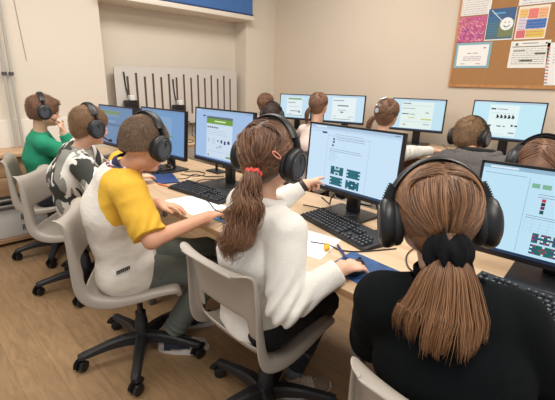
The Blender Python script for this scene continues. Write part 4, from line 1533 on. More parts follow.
def fold_fn(k, amp, f=1.0, seed=1, armamp=None):
    def fn(P):
        q = P.astype(float)
        s = nz(q * A(1, 1, 0.55), seed, 11 * f)
        t = nz(q, seed + 5, 24 * f)
        d = amp * (0.9 * (np.abs(s) * 2 - 1) * 0.7 + 0.35 * (np.abs(t) * 2 - 1))
        # ring folds at the inner elbows
        for i in (0, 1):
            r = np.linalg.norm(q - k.el[i], axis=1)
            ax = nv(k.wr[i] - k.sh[i])
            d += (armamp or amp) * 1.2 * np.exp(-(r / (0.075 * k.S)) ** 2) * np.sin((q - k.el[i]) @ ax * 2 * PI / 0.038 + 2 * s)
        return d
    return fn


def garment_top(root, k, h, off, mats, name='sweater', sleeve=(1, 1), fold=0.004, ff=1.0, seed=1, hem=0.03, puff=0.006, collar=None, paint=None, armamp=None, hem_flare=0.008, skirt=0.0):
    lo = np.min([k.hip] + k.sh + k.el + k.wr, 0) - 0.2 * k.S
    hi = np.max([k.neck + A(0, 0, -0.02)] + k.sh + k.el + k.wr, 0) + 0.13 * k.S
    F = Field(lo, hi, h)
    torso(F, k, off)
    # belly / hem drape
    F.cap(k.hip - k.up * max(0.01, hem - 0.07), k.hip + k.up * 0.10 * k.S, 0.088 * k.S + off + hem_flare, 0.085 * k.S + off, k=0.02, w=k.lh, wa=0.134 * k.S + off + hem_flare, wb=0.122 * k.S + off)
    if skirt:
        for s in (0, 1):
            F.cap(k.hj[s] - k.fw * 0.02, k.hj[s] + (k.kn[s] - k.hj[s]) * skirt, 0.080 * k.S + off + hem_flare, 0.070 * k.S + off + hem_flare, k=0.03)
    limbs(F, k, off, True, False, sleeve, puff)
    F.folds(fold_fn(k, fold, ff, seed, armamp))
    # hem cut
    F.clip(k.hip - k.up * hem, -k.up, 0.36)
    for i in (0, 1):
        if sleeve[i] >= 1:
            ax = nv(k.wr[i] - k.el[i])
            F.clip(k.wr[i] - ax * 0.012 * k.S, ax, 0.065 * k.S)
            # ribbed cuff
        elif sleeve[i] <= 0.55:
            a = sleeve[i] / 0.55
            p = k.sh[i] + (k.el[i] - k.sh[i]) * a
            F.clip(p, nv(k.el[i] - k.sh[i]), 0.085 * k.S)
    # neck opening
    F.clip(k.neck + k.up * 0.018 * k.S, nv(k.up + k.fw * 0.12), 0.075 * k.S)
    me = F.mesh(name)
    o = obj(name, me, root, mats)
    if paint:
        paint(me, k)
    if collar:
        cm, rr_, th, hh = collar
        nb = k.head + k.R @ (A(-0.018, 0, -0.055) * k.S)
        ax = nv(nb - (k.neck - k.up * 0.02))
        base = k.neck + ax * 0.008 * k.S
        u = nv(np.cross(ax, k.lat))
        v = np.cross(ax, u)
        C = MB()
        n = 36
        rings = [(rr_ * 1.16, -0.012), (rr_ * 1.13 + th, 0.0), (rr_ * 1.04 + th, hh * .6), (rr_ + th, hh), (rr_ + th * .4, hh + 0.003), (rr_, hh - 0.003), (rr_ * 1.0, 0.0)]
        vs, fs = [], []
        for r_, z_ in rings:
            for i in range(n):
                a = 2 * PI * i / n
                w_ = 1 + 0.02 * math.sin(3 * a + 1)
                vs.append(base + ax * (z_ * k.S + 0.004 * math.sin(2 * a)) + (u * math.cos(a) * 1.02 + v * math.sin(a)) * r_ * k.S * w_)
        for j in range(len(rings) - 1):
            for i in range(n):
                fs.append((j * n + i, j * n + (i + 1) % n, (j + 1) * n + (i + 1) % n, (j + 1) * n + i))
        C.add(vs, fs, 0, True)
        C.build('collar', cm, o)
    return o


def cuff(parent, k, i, m, S, r=0.030, back=0.02, L=0.03):
    ax = nv(k.wr[i] - k.el[i])
    p = k.wr[i] - ax * (back * S)
    q = p - ax * L * S
    return MB().tube([p, p - ax * 0.003, q + ax * 0.004, q], [r * S * .92, r * S, r * S * 1.04, r * S * .96], 20).build('cuff', m, parent)


def trousers(root, k, h, off, m, fold=0.003, seed=3, name='trousers', flare=0.0, hem_up=0.035):
    lo = np.min([k.hip] + k.kn + k.an, 0) - 0.16 * k.S
    hi = np.max([k.hip] + k.kn + k.an, 0) + 0.16 * k.S
    F = Field(lo, hi, h)
    F.cap(k.hip, k.hip + k.up * 0.07 * k.S, 0.090 * k.S + off, 0.080 * k.S + off, k=0.02, w=k.lh, wa=0.134 * k.S + off, wb=0.118 * k.S + off)
    F.cap(k.hj[0], k.hj[1], 0.080 * k.S + off, 0.080 * k.S + off, k=0.02)
    for s in (0, 1):
        F.cap(k.hj[s], k.kn[s], 0.074 * k.S + off, 0.052 * k.S + off, k=0.02)
        F.cap(k.kn[s], k.cf[s], 0.050 * k.S + off, 0.047 * k.S + off + flare * .5, k=0.015)
        F.cap(k.cf[s], k.an[s], 0.046 * k.S + off + flare * .5, 0.031 * k.S + off + flare, k=0.015)

    def fn(P):
        q = P.astype(float)
        d = fold * (np.abs(nz(q, seed, 16)) * 2 - 1)
        for i in (0, 1):
            for c in (k.kn[i], k.an[i]):
                r = np.linalg.norm(q - c, axis=1)
                ax = nv(k.an[i] - k.kn[i])
                d += fold * 1.3 * np.exp(-(r / 0.09) ** 2) * np.sin((q - c) @ ax * 2 * PI / 0.035 + 2 * nz(q, seed + 2, 9))
        return d
    F.folds(fn)
    for s in (0, 1):
        ax = nv(k.an[s] - k.cf[s])
        F.clip(k.an[s] - ax * hem_up, ax, 0.075)
    F.clip(k.hip + k.up * 0.085 * k.S, k.up, 0.24)
    return obj(name, F.mesh(name), root, m)


def socks(root, k, m):
    for s in (0, 1):
        ax = nv(k.an[s] - k.cf[s])
        MB().tube([k.an[s] - ax * 0.07, k.an[s] - ax * 0.03, k.an[s] + A(0, 0, -0.012)], [0.036 * k.S, 0.034 * k.S, 0.035 * k.S], 16).build('sock', m, root)


# ---------------------------------------------------------------- hair
def hair_material(name, c1, c2, rough=0.45):
    """brown hair, strand to strand variation stored on the strands"""
    if name in MATS:
        return MATS[name]
    m = bpy.data.materials.new(name)
    m.use_nodes = True
    nt = m.node_tree
    b = nt.nodes['Principled BSDF']
    b.inputs['Roughness'].default_value = rough
    b.inputs['Specular IOR Level'].default_value = 0.5
    at = nt.nodes.new('ShaderNodeAttribute')
    at.attribute_name = 'strand'
    mx = nt.nodes.new('ShaderNodeMix')
    mx.data_type = 'RGBA'
    mx.inputs['A'].default_value = lin(c1)
    mx.inputs['B'].default_value = lin(c2)
    nt.links.new(at.outputs['Fac'], mx.inputs['Factor'])
    nt.links.new(mx.outputs['Result'], b.inputs['Base Color'])
    MATS[name] = m
    return m


class Strands:
    def __init__(self):
        self.V, self.Q, self.C = [], [], []
        self.n = 0

    def add(self, pts, r, val, normals=None, flat=0.45):
        """thin flattened ribbon with thickness (3-sided tube)"""
        P = np.array(pts, float)
        m = len(P)
        T = np.gradient(P, axis=0)
        T /= np.linalg.norm(T, axis=1)[:, None] + 1e-9
        if normals is None:
            Nn = np.tile(A(0.3, -0.5, 0.8), (m, 1))
        else:
            Nn = np.array(normals, float)
        B = np.cross(T, Nn)
        B /= np.linalg.norm(B, axis=1)[:, None] + 1e-9
        Nn = np.cross(B, T)
        rr_ = (np.array(r) if np.ndim(r) else np.full(m, r))[:, None]
        ring = [P + B * rr_, P + Nn * rr_ * flat, P - B * rr_, P - Nn * rr_ * flat]
        self.V.append(np.stack(ring, 1).reshape(-1, 3))
        q = []
        for i in range(m - 1):
            for a in range(4):
                b = (a + 1) % 4
                q.append((self.n + i * 4 + a, self.n + i * 4 + b, self.n + (i + 1) * 4 + b, self.n + (i + 1) * 4 + a))
        self.Q += q
        self.C.append(np.full(m * 4, val))
        self.n += m * 4

    def build(self, name, parent, m):
        V = np.concatenate(self.V)
        me = bpy.data.meshes.new(name)
        Q = np.array(self.Q, np.int32)
        me.vertices.add(len(V))
        me.vertices.foreach_set('co', V.ravel())
        me.loops.add(len(Q) * 4)
        me.polygons.add(len(Q))
        me.loops.foreach_set('vertex_index', Q.ravel())
        me.polygons.foreach_set('loop_start', np.arange(0, len(Q) * 4, 4, dtype=np.int32))
        me.polygons.foreach_set('loop_total', np.full(len(Q), 4, np.int32))
        me.update(calc_edges=True)
        at = me.attributes.new('strand', 'FLOAT', 'POINT')
        at.data.foreach_set('value', np.concatenate(self.C).astype(np.float32))
        me.polygons.foreach_set('use_smooth', np.ones(len(me.polygons), bool))
        return obj(name, me, parent, m)


def set_strand_attr(me, seed, f):
    n = len(me.vertices)
    co = np.zeros(n * 3)
    me.vertices.foreach_get('co', co)
    v = np.clip(0.5 + 0.5 * nz(co.reshape(-1, 3), seed, f), 0, 1)
    at = me.attributes.new('strand', 'FLOAT', 'POINT')
    at.data.foreach_set('value', v.astype(np.float32))


def short_hair(root, k, h, m, thick=0.009, seed=1, nsp=2600, slen=0.012, fringe=0.0, dens_low=0.004, plane=(0.088, -0.065), crown=0.0):
    """cropped hair: fitted cap plus thousands of short tufts"""
    S, c, Rm = k.S, k.head, k.R
    F = Field(c - 0.15 * S, c + 0.15 * S, h)

    def g(x, y, z):
        return c + Rm @ (A(x, y, z) * S)
    F.ell(g(-0.010, 0, 0.026), A(0.093 + thick, 0.075 + thick * .9, 0.084 + thick) * S, Rm, 0)
    F.ell(g(-0.030, 0, -0.012), A(0.066 + thick, 0.062 + thick * .6, 0.075) * S, Rm, 0.01)
    if fringe:
        F.ell(g(0.062, 0, 0.072), A(0.034, 0.058, 0.026) * S, Rm, 0.012)
    fx, nzz = plane
    a, b = A(fx, 0, 0.048 - fringe * 0.3), A(-0.060, 0, nzz)
    d = b - a
    n = nv(A(-d[2], 0, d[0]))
    n = n if n[2] < 0 else -n
    F.clip(g(*a), Rm @ n, 0.4)
    # bare ears
    for s in (-1, 1):
        F.ell(g(0.004, s * 0.085, -0.012), A(0.026, 0.022, 0.032) * S, Rm, 0.002, sub=True)
    me = F.mesh('hair')
    set_strand_attr(me, seed, 60)
    o = obj('hair', me, root, m)
    rs = np.random.RandomState(seed)
    nvv = len(me.vertices)
    co = np.zeros(nvv * 3)
    me.vertices.foreach_get('co', co)
    no = np.zeros(nvv * 3)
    me.vertex_normals.foreach_get('vector', no)
    co, no = co.reshape(-1, 3), no.reshape(-1, 3)
    rel = (co - c) @ Rm / S
    ok = np.where(np.einsum('ij,ij->i', no, co - c) > 0.02)[0]
    pick = rs.choice(ok, min(nsp, len(ok)), replace=False)
    st = Strands()
    cr = A(-0.055, 0.0, 0.095)
    for i in pick:
        p, nn = co[i], no[i]
        away = Rm @ nv(rel[i] - cr)
        t = nv(away - nn * (away @ nn))
        L = slen * (0.6 + 0.8 * rs.rand()) * (0.5 + 0.7 * np.clip((rel[i][2] + 0.05) / 0.13, 0, 1)) * S
        dd = nv(t * 1.0 + nn * 0.34 + rs.normal(size=3) * 0.16)
        st.add([p - nn * 0.001, p + dd * L * 0.5 + nn * 0.002, p + dd * L], [0.0014, 0.0011, 0.0003], rs.rand(), [nn] * 3)
    st.build('hair_tufts', o, m)
    return o


def on_ell(c, Rm, S, thick, d, sx=0.093, sy=0.075, sz=0.084):
    """point and normal on the hair ellipsoid in direction d (head space)"""
    r = A(sx + thick, sy + thick, sz + thick)
    d = nv(d)
    t = 1 / math.sqrt(((d / r) ** 2).sum())
    p = d * t
    n = nv(p / (r * r))
    return c + Rm @ ((p + A(-0.010, 0, 0.026)) * S), Rm @ n


def slerp(a, b, t):
    o = math.acos(max(-1, min(1, float(a @ b))))
    if o < 1e-4:
        return a
    return (math.sin((1 - t) * o) * a + math.sin(t * o) * b) / math.sin(o)


def long_hair(root, k, h, m, tie, thick=0.012, seed=2, n=620, width=0.0022, wave=0.0, braid=False, pig=False):
    """hair swept from the hairline to a tie direction, cap beneath"""
    S, c, Rm = k.S, k.head, k.R
    F = Field(c - 0.16 * S, c + 0.16 * S, h)

    def g(x, y, z):
        return c + Rm @ (A(x, y, z) * S)
    F.ell(g(-0.010, 0, 0.026), A(0.093 + thick * .7, 0.075 + thick * .7, 0.084 + thick * .7) * S, Rm, 0)
    F.ell(g(-0.040, 0, -0.020), A(0.058, 0.066, 0.070) * S, Rm, 0.015)
    a, b = A(0.086, 0, 0.050), A(-0.050, 0, -0.085)
    d = b - a
    nn = nv(A(-d[2], 0, d[0]))
    nn = nn if nn[2] < 0 else -nn
    F.clip(g(*a), Rm @ nn, 0.4)
    me = F.mesh('hair')
    set_strand_attr(me, seed, 50)
    o = obj('hair', me, root, m)
    rs = np.random.RandomState(seed)
    st = Strands()
    td = nv(tie)
    tp, tn = on_ell(c, Rm, S, thick + 0.004, td)
    for i in range(n):
        for _ in range(30):
            s = nv(rs.normal(size=3))
            if s[2] > 1.05 * s[0] - 0.42 and float(s @ td) < 0.93 and not (abs(s[1]) < 0.05 and s[0] > 0.2):
                break
        if pig:
            td = nv(A(tie[0], abs(tie[1]) * (1 if s[1] > 0 else -1), tie[2]))
        M = 13
        pts, ns = [], []
        off = thick * (0.70 + 0.34 * rs.rand())
        ph = rs.rand() * 6.28
        for j in range(M):
            t = j / (M - 1)
            if float(s @ td) < 0.1:
                mid = nv(A(-0.15, 0.85 * (1 if s[1] > 0 else -1), 0.50))
                dd = nv((1 - t) ** 2 * s + 2.6 * t * (1 - t) * mid + t * t * td)
            else:
                dd = slerp(s, td, t)
            # the sweep leaves a centre parting and sags a little over the ears
            dd = nv(dd + A(0, (0.0 if pig else 0.10) * (1 if s[1] > 0 else -1), -0.08) * math.sin(t * PI) * (1 - t))
            bulge = off + 0.004 * math.sin(t * PI)
            p, nrm = on_ell(c, Rm, S, bulge, dd)
            if wave:
                sd = nv(np.cross(nrm, dd))
                p = p + sd * wave * math.sin(t * 14 + ph) + nrm * wave * 0.6 * math.cos(t * 11 + ph)
            pts.append(p)
            ns.append(nrm)
        rad = [width * S * (0.5 + 0.9 * math.sin(min(1, j / (M - 1) * 1.15 + .1) * PI * 0.85)) for j in range(M)]
        st.add(pts, rad, rs.rand(), ns)
    if braid:
        # loose twisted strand pinned along the back of the head
        for s_, a0, a1, z0, z1, amp in braid:
            for q in range(46):
                pts, ns = [], []
                ph = 2 * PI * q / 46 * 3
                for j in range(34):
                    t = j / 33
                    ang = a0 + (a1 - a0) * t
                    zz = z0 + (z1 - z0) * t
                    dd = nv(A(math.cos(ang), math.sin(ang), zz))
                    tw = t * 20 + ph
                    lobes = abs(math.sin(t * 14))
                    p, nrm = on_ell(c, Rm, S, thick + 0.003 + amp * (0.5 + 0.5 * lobes) * max(0, math.cos(tw)), dd)
                    p = p + A(0, 0, 1) * amp * 1.4 * math.sin(tw) * (0.6 + 0.4 * lobes)
                    pts.append(p)
                    ns.append(nrm)
                st.add(pts, 0.0022 * S, rs.rand(), ns)
    st.build('hair_strands', o, m)
    return o, tp, tn


def ponytail(parent, m, path, rads, n=260, seed=4, width=0.0022, wave=0.0, freq=9.0, flatw=1.0, side=None, name='ponytail', fray=0.012, endspread=0.0, clumps=0, tint=0.0, twist=0.5):
    """path = world points from the tie to the tip; rads = bundle radius along it"""
    rs = np.random.RandomState(seed)
    C = np.array([list(p) for p in smooth_path([Vector(p) for p in path], 8)], float)
    M = len(C)
    T = np.gradient(C, axis=0)
    T /= np.linalg.norm(T, axis=1)[:, None]
    s = nv(side if side is not None else (0.7, -0.7, 0))
    Rr = np.interp(np.linspace(0, 1, M), np.linspace(0, 1, len(rads)), rads)
    st = Strands()
    cl = [(rs.rand() * 2 * PI, math.sqrt(rs.rand()) * 1.05, rs.uniform(0.86, 1.0)) for _ in range(clumps)]
    for i in range(n):
        a = rs.rand() * 2 * PI
        q = math.sqrt(rs.rand())
        g = None
        if clumps and rs.rand() < 0.85:
            g = min(cl, key=lambda c: (math.cos(c[0]) * c[1] - math.cos(a) * q) ** 2 + (math.sin(c[0]) * c[1] - math.sin(a) * q) ** 2)
        ph = rs.rand() * 6.28
        ph2 = rs.rand() * 6.28
        Lf = int(M * rs.uniform(0.78, 1.0)) if rs.rand() < 0.75 else int(M * rs.uniform(0.6, 1))
        pts, ns = [], []
        for j in range(max(5, Lf)):
            t = j / (M - 1)
            B = nv(s - T[j] * (s @ T[j]))
            N = np.cross(T[j], B)
            aa = a + twist * math.sin(t * 3 + ph)
            rr_ = Rr[j] * q
            oB, oN = math.cos(aa) * rr_, math.sin(aa) * rr_
            if g:
                w_ = 0.85 * max(0, (t - 0.35) / 0.65) ** 1.3
                oB = oB * (1 - w_) + w_ * Rr[j] * g[1] * math.cos(g[0])
                oN = oN * (1 - w_) + w_ * Rr[j] * g[1] * math.sin(g[0])
            p = C[j] + B * oB * flatw + N * oN
            if wave:
                w_ = wave * (0.25 + t) * (0.6 + 0.6 * q)
                p = p + B * w_ * math.sin(t * freq + ph * (0.25 if i % 4 else 1)) + N * w_ * math.cos(t * freq * 0.9 + ph * (0.25 if i % 4 else 1))
            p = p + (B * math.cos(ph2) + N * math.sin(ph2)) * fray * t * t * (0.3 + endspread)
            pts.append(p)
            ns.append(nv(B * math.cos(aa) + N * math.sin(aa)))
        mm = len(pts)
        rad = width * np.minimum(1, np.linspace(1.2, 0.15, mm) * 1.6)
        st.add(pts, rad, rs.rand(), ns)
        if tint:
            st.C[-1] = np.clip(st.C[-1] * 0.7 + np.repeat(np.linspace(-0.1, tint, mm), 4), 0, 1.6)
    return st.build(name, parent, m)


def scrunchie(parent, c, axis, R0, r0, m, name='hair_tie', ruf=0.004, n=110, lenr=1.15):
    ax = nv(axis)
    u = nv(np.cross(ax, A(0.3, 0.2, 0.9)))
    v = np.cross(ax, u)
    vs, fs = [], []
    K = 18
    for i in range(n):
        a = 2 * PI * i / n
        d = u * math.cos(a) + v * math.sin(a)
        rr_ = r0 * (1 + 0.20 * math.sin(a * 7 + 1) + 0.10 * math.sin(a * 13))
        for j in range(K):
            b = 2 * PI * j / K
            w_ = 1 + ruf / r0 * math.sin(a * 9 + b * 2)
            vs.append(c + d * (R0 + rr_ * math.cos(b) * w_) + ax * (rr_ * lenr * math.sin(b) * w_ + 0.25 * r0 * math.sin(a * 3)))
    for i in range(n):
        for j in range(K):
            fs.append((i * K + j, i * K + (j + 1) % K, ((i + 1) % n) * K + (j + 1) % K, ((i + 1) % n) * K + j))
    b = MB()
    b.add(vs, fs, 0, True)
    return b.build(name, m, parent)


# ---------------------------------------------------------------- headphones (one mould, worn at each head)
m_hp = mat('matte_black_headphone', (26, 27, 29), rough=0.42)
m_hp2 = mat('soft_black_padding', (34, 34, 36), rough=0.65, bump=(300, 0.1))
m_hp3 = mat('grey_headphone_ring', (70, 74, 80), rough=0.3)


def make_headphones(mic=True):
    e = empty('headphones')
    top, hw = 0.121, 0.093

    def arc(r_add, t0, t1, n):
        return [(0.0, (hw + r_add) * math.cos(t) * (1 - 0.06 * math.sin(t)), 0.012 + (top - 0.012 + r_add) * math.sin(t)) for t in [t0 + (t1 - t0) * i / (n - 1) for i in range(n)]]
    MB().tube(arc(0.007, R(32), R(148), 30), 0.0075, 12, flat=(0.75, 2.5), up=(0, 0, 1)).build('headband', m_hp, e)
    pd = MB()
    pd.tube(arc(-0.001, R(36), R(144), 30), [0.0075] * 30, 12, flat=(0.85, 2.0), up=(0, 0, 1))
    pd.build('band_padding', m_hp2, e)
    for s in (-1, 1):
        sl = MB()
        A0, A1 = (R(2), R(34)) if s > 0 else (R(146), R(178))
        pts = arc(0.006, A0, A1, 14)
        sl.tube(pts, 0.0055, 8, flat=(0.8, 2.2), up=(1, 0, 0))
        for p0, p1 in zip(pts[:-1], pts[1:]):        # ribbed slider
            mid = [(a + b) / 2 for a, b in zip(p0, p1)]
            d = Vector(p1) - Vector(p0)
            sl.tube([Vector(mid) - d * .26, Vector(mid) + d * .26], 0.0066, 8, flat=(1.1, 2.2), up=(1, 0, 0))
        sl.build('slider', m_hp, e)
        T = Matrix.Translation((-0.002, s * 0.082, 0.000)) @ Matrix.Rotation(R(-90 * s), 4, 'X') @ Matrix.Diagonal((1.14, 1.30, 0.92, 1))
        c = MB()
        c.lathe([(0.034, -0.004), (0.0365, 0.002), (0.0385, 0.008), (0.040, 0.014), (0.0395, 0.022), (0.036, 0.029), (0.027, 0.034), (0.024, 0.0335), (0.022, 0.0315), (0.006, 0.0315)], 32, T)
        cup = c.build('ear_cup', m_hp, e)
        r_ = MB()
        r_.lathe([(0.0262, 0.0330), (0.0275, 0.0352), (0.0290, 0.0340), (0.0295, 0.0322)], 32, T)
        r_.build('trim_ring', m_hp3, cup)
        cu = MB()
        ring = []
        for i in range(32):
            a = 2 * PI * i / 32
            ring.append(T @ Vector((0.027 * math.cos(a), 0.027 * math.sin(a), -0.004)))
        cu.tube(ring, 0.0125, 10, closed=True)
        cu.build('ear_cushion', m_hp2, cup)
        yk = MB()
        yk.tube([(0.0, s * 0.101, 0.038), (0.0, s * 0.109, 0.022), (0.0, s * 0.110, 0.006)], [0.012, 0.010, 0.006], 10, flat=(0.5, 1.2), up=(0, 1, 0))
        yk.build('yoke', m_hp, e)
    if mic:
        b = MB()
        pth = smooth_path([(0.012, -0.108, -0.028), (0.045, -0.106, -0.056), (0.080, -0.082, -0.075), (0.098, -0.050, -0.078)], 5)
        b.tube(pth, 0.0034, 7)
        b.tube([(0.096, -0.056, -0.078), (0.102, -0.040, -0.078), (0.104, -0.026, -0.077)], [0.005, 0.0095, 0.007], 10)
        b.build('microphone_boom', m_hp, e)
    return e


hp_proto = {}


def put_headphones(k, label, mic=False, tilt=0.0, scale=1.06, cord=None, roll=0.0, dz=0.0):
    if mic not in hp_proto:
        hp_proto[mic] = make_headphones(mic)
        o = hp_proto[mic]
    else:
        o = copy_tree(hp_proto[mic])
    Mx = Matrix([list(r) for r in k.R]).to_4x4() @ Matrix.Rotation(R(tilt), 4, 'Y') @ Matrix.Rotation(R(roll), 4, 'X')
    o.rotation_euler = Mx.to_euler()
    o.location = Vector(k.head + k.R @ A(-0.004, 0, dz))
    sc = k.S * scale
    o.scale = (sc, sc, sc)
    tag(o, label, 'headphones', 'black headphones on the children')
    return o


def person(label, loc):
    e = empty('person', (0, 0, 0))
    tag(e, label, 'person')
    return e
# ---------------------------------------------------------------- fabrics
m_white_knit = mat('cream_boucle_knit', (240, 236, 227), rough=0.9, bump=(420, 0.55), sheen=0.3)
m_tee = mat('off_white_cotton', (226, 219, 208), rough=0.85, bump=(15, 0.45), stretch=(1, 1, 2.2))
m_yellow = mat('mustard_yellow_cotton', (222, 174, 52), rough=0.85, bump=(13, 0.45), stretch=(1, 1, 1.7))
m_navy_rib = mat('navy_rib', (38, 40, 74), rough=0.8)
m_green = mat('green_cotton', (26, 138, 102), rough=0.85, bump=(60, 0.12))
m_black_fleece = mat('black_fleece', (12, 15, 17), rough=1.0, spec=0.15, bump=(500, 0.2))
m_black_leg = mat('black_leggings', (20, 21, 24), rough=0.85)
m_cargo = mat('grey_green_cotton', (92, 96, 88), rough=0.85, bump=(80, 0.10))
m_dark_jean = mat('dark_denim', (38, 42, 54), rough=0.85)
m_grey_marl = mat('dark_grey_marl', (92, 88, 86), rough=0.95, bump=(300, 0.4), var=(160, 0.35))
m_blackcloth = mat('black_cloth', (24, 24, 26), rough=0.9)
m_pink = mat('pink_cotton', (226, 178, 196), rough=0.85)
m_cream_top = mat('pale_peach_top', (226, 206, 196), rough=0.85)
m_sole_w = mat('white_rubber_sole', (214, 206, 196), rough=0.5)
m_shoe_navy = mat('navy_mesh_shoe', (40, 46, 62), rough=0.7, bump=(200, 0.2))
m_shoe_grey = mat('grey_shoe_trim', (176, 168, 158), rough=0.6)
m_shoe_beige = mat('beige_shoe', (190, 172, 152), rough=0.7, bump=(150, 0.2))
m_sock_b = mat('black_sock', (22, 22, 24), rough=0.9)
m_sock_g = mat('grey_sock', (96, 94, 96), rough=0.9)


def camo():
    m = bpy.data.materials.new('camouflage_print')
    m.use_nodes = True
    nt = m.node_tree
    b = nt.nodes['Principled BSDF']
    b.inputs['Roughness'].default_value = 0.85
    tc = nt.nodes.new('ShaderNodeTexCoord')
    prev = None
    base = lin((226, 222, 214))
    for i, (sc, th, c, off) in enumerate(((5.5, 0.50, (140, 138, 130), 0.0), (7.0, 0.53, (58, 60, 55), 3.1), (11, 0.62, (226, 222, 214), 7.7))):
        mp = nt.nodes.new('ShaderNodeMapping')
        mp.inputs['Location'].default_value = (off, off * 0.7, off * 1.3)
        mp.inputs['Scale'].default_value = (1.3, 1.0, 0.75)
        nt.links.new(tc.outputs['Object'], mp.inputs['Vector'])
        n = nt.nodes.new('ShaderNodeTexNoise')
        n.inputs['Scale'].default_value = sc
        n.inputs['Detail'].default_value = 1.5
        n.inputs['Distortion'].default_value = 1.3
        nt.links.new(mp.outputs['Vector'], n.inputs['Vector'])
        g = nt.nodes.new('ShaderNodeMath')
        g.operation = 'GREATER_THAN'
        g.inputs[1].default_value = th
        nt.links.new(n.outputs['Fac'], g.inputs[0])
        mx = nt.nodes.new('ShaderNodeMix')
        mx.data_type = 'RGBA'
        mx.inputs['B'].default_value = lin(c)
        if prev is None:
            mx.inputs['A'].default_value = base
        else:
            nt.links.new(prev.outputs['Result'], mx.inputs['A'])
        nt.links.new(g.outputs[0], mx.inputs['Factor'])
        prev = mx
    nt.links.new(prev.outputs['Result'], b.inputs['Base Color'])
    m.diffuse_color = base
    return m


m_camo = camo()
PEOPLE = []


def start(label, k, yaws):
    e = person(label, None)
    e.location = (float(k.hip[0]), float(k.hip[1]), 0.0)
    k.fd = [A(math.cos(R(y)), math.sin(R(y)), 0) for y in yaws]
    k.fy = yaws
    PEOPLE.append(e)
    return e


def feet(e, k, um, sm, accent=None):
    for i in (0, 1):
        shoe(e, Vector(k.an[i]), k.fy[i], k.S, um, sm, accent=accent)


hair_b1 = hair_material('hair_short_brown', (98, 76, 60), (146, 118, 92), 0.65)
hair_b2 = hair_material('hair_chestnut_curly', (70, 46, 34), (138, 98, 70), 0.42)
hair_b3 = hair_material('hair_golden_brown', (80, 54, 38), (156, 112, 76), 0.42)
hair_b4 = hair_material('hair_light_brown_short', (112, 84, 58), (150, 118, 86), 0.6)
hair_dk = hair_material('hair_dark', (44, 32, 28), (74, 56, 48), 0.5)
hair_b5 = hair_material('hair_reddish_brown', (96, 66, 50), (140, 102, 76), 0.55)

# ================= boy in the yellow and white shirt
k = make_kid(1.05, (0.705, 1.70, 0.505), (0.700, 1.615, 0.992), (0.760, 1.548, 1.088), -28, -20, (16, 18, 4),
             ((0.862, 1.66, 0.785), (0.905, 1.335, 0.79)), ((0.0, 1.0, -0.6), (-0.3, -0.5, -1.0)), ((1.06, 1.70, 0.105), (0.850, 1.595, 0.105)), slouch=0.065, sh_w=0.148, chest=1.08, elbow=(None, (0.655, 1.340, 0.755)))
e = start('boy in a yellow and white raglan shirt with black headphones, using a mouse', k, (-20, -42))
body_mesh(e, k, 0.0038, (dict(f=(0.62, -0.76, -0.10), n=(0.0, -0.1, -1), t=1, curl=0.30, spread=0.16), dict(f=(0.90, 0.40, -0.02), n=(0.05, 0, -1), t=-1, curl=0.42, spread=0.10)), 'a')


def paint_raglan(me, k):
    c = face_centres(me)
    m = np.zeros(len(c), bool)
    for i in (0, 1):
        a, b = k.sh[i], k.el[i]
        sgn = 1 if i == 0 else -1
        out = ((c - k.neck) @ k.ls) * sgn        # distance to the side
        dn = (k.neck - c) @ k.up                 # distance below the collar
        L = np.linalg.norm(b - a)
        ax_ = (b - a) / L
        t = (c - a) @ ax_
        rad = np.linalg.norm((c - a) - np.clip(t, 0, L)[:, None] * ax_, axis=1)
        m |= (out > 0.035 + 0.42 * dn) & (dn < 0.19) & (rad < 0.135)
        m |= (t > 0.0) & (rad < 0.076)
    set_mi(me, m, 1)


sh = garment_top(e, k, 0.0045, 0.014, [m_tee, m_yellow], 'raglan_shirt', sleeve=(0.50, 0.50), fold=0.0075, ff=1.2, skirt=0.10, seed=11, hem=0.13, puff=0.012, collar=(m_navy_rib, 0.050, 0.004, 0.022), paint=paint_raglan, hem_flare=0.016)
# small stitched dark label low on the side of the shirt
nvt = len(sh.data.vertices)
vc = np.zeros(nvt * 3)
sh.data.vertices.foreach_get('co', vc)
vc = vc.reshape(-1, 3)
vn = np.zeros(nvt * 3)
sh.data.vertex_normals.foreach_get('vector', vn)
vn = vn.reshape(-1, 3)
want = A(0.630, 1.585, 0.552)
ok = np.where(vn @ nv(A(-0.4, -1, 0.1)) > 0.3)[0]
near = ok[np.argsort(((vc[ok] - want) ** 2).sum(1))[:60]]
lp = vc[near].mean(0)
nr = nv(vn[near].mean(0))
lb = MB()
uu = nv(np.cross(A(0, 0, 1), nr))
vv = np.cross(nr, uu)
C0 = lp + nr * 0.006
pts = [C0 + uu * a * 0.028 + vv * (b * 0.007 + a * 0.008) + nr * d for d in (0.0, 0.004) for a, b in ((-1, -1), (1, -1), (1, 1), (-1, 1))]
lb.add(pts, [(0, 1, 2, 3), (4, 7, 6, 5), (0, 4, 5, 1), (1, 5, 6, 2), (2, 6, 7, 3), (3, 7, 4, 0)])
for q in range(6):
    a = -0.8 + q * 0.3
    w_ = 0.05
    pts = [C0 + uu * x * 0.028 + vv * (y * 0.004 + x * 0.008) + nr * 0.0045 for x, y in ((a, -1), (a + w_ * 2, -1), (a + w_ * 2, 1), (a, 1))]
    lb.add(pts, [(0, 1, 2, 3)], 1)
lb.build('stitched_label', [m_blackcloth, mat('label_thread', (150, 146, 138), rough=0.8)], sh)
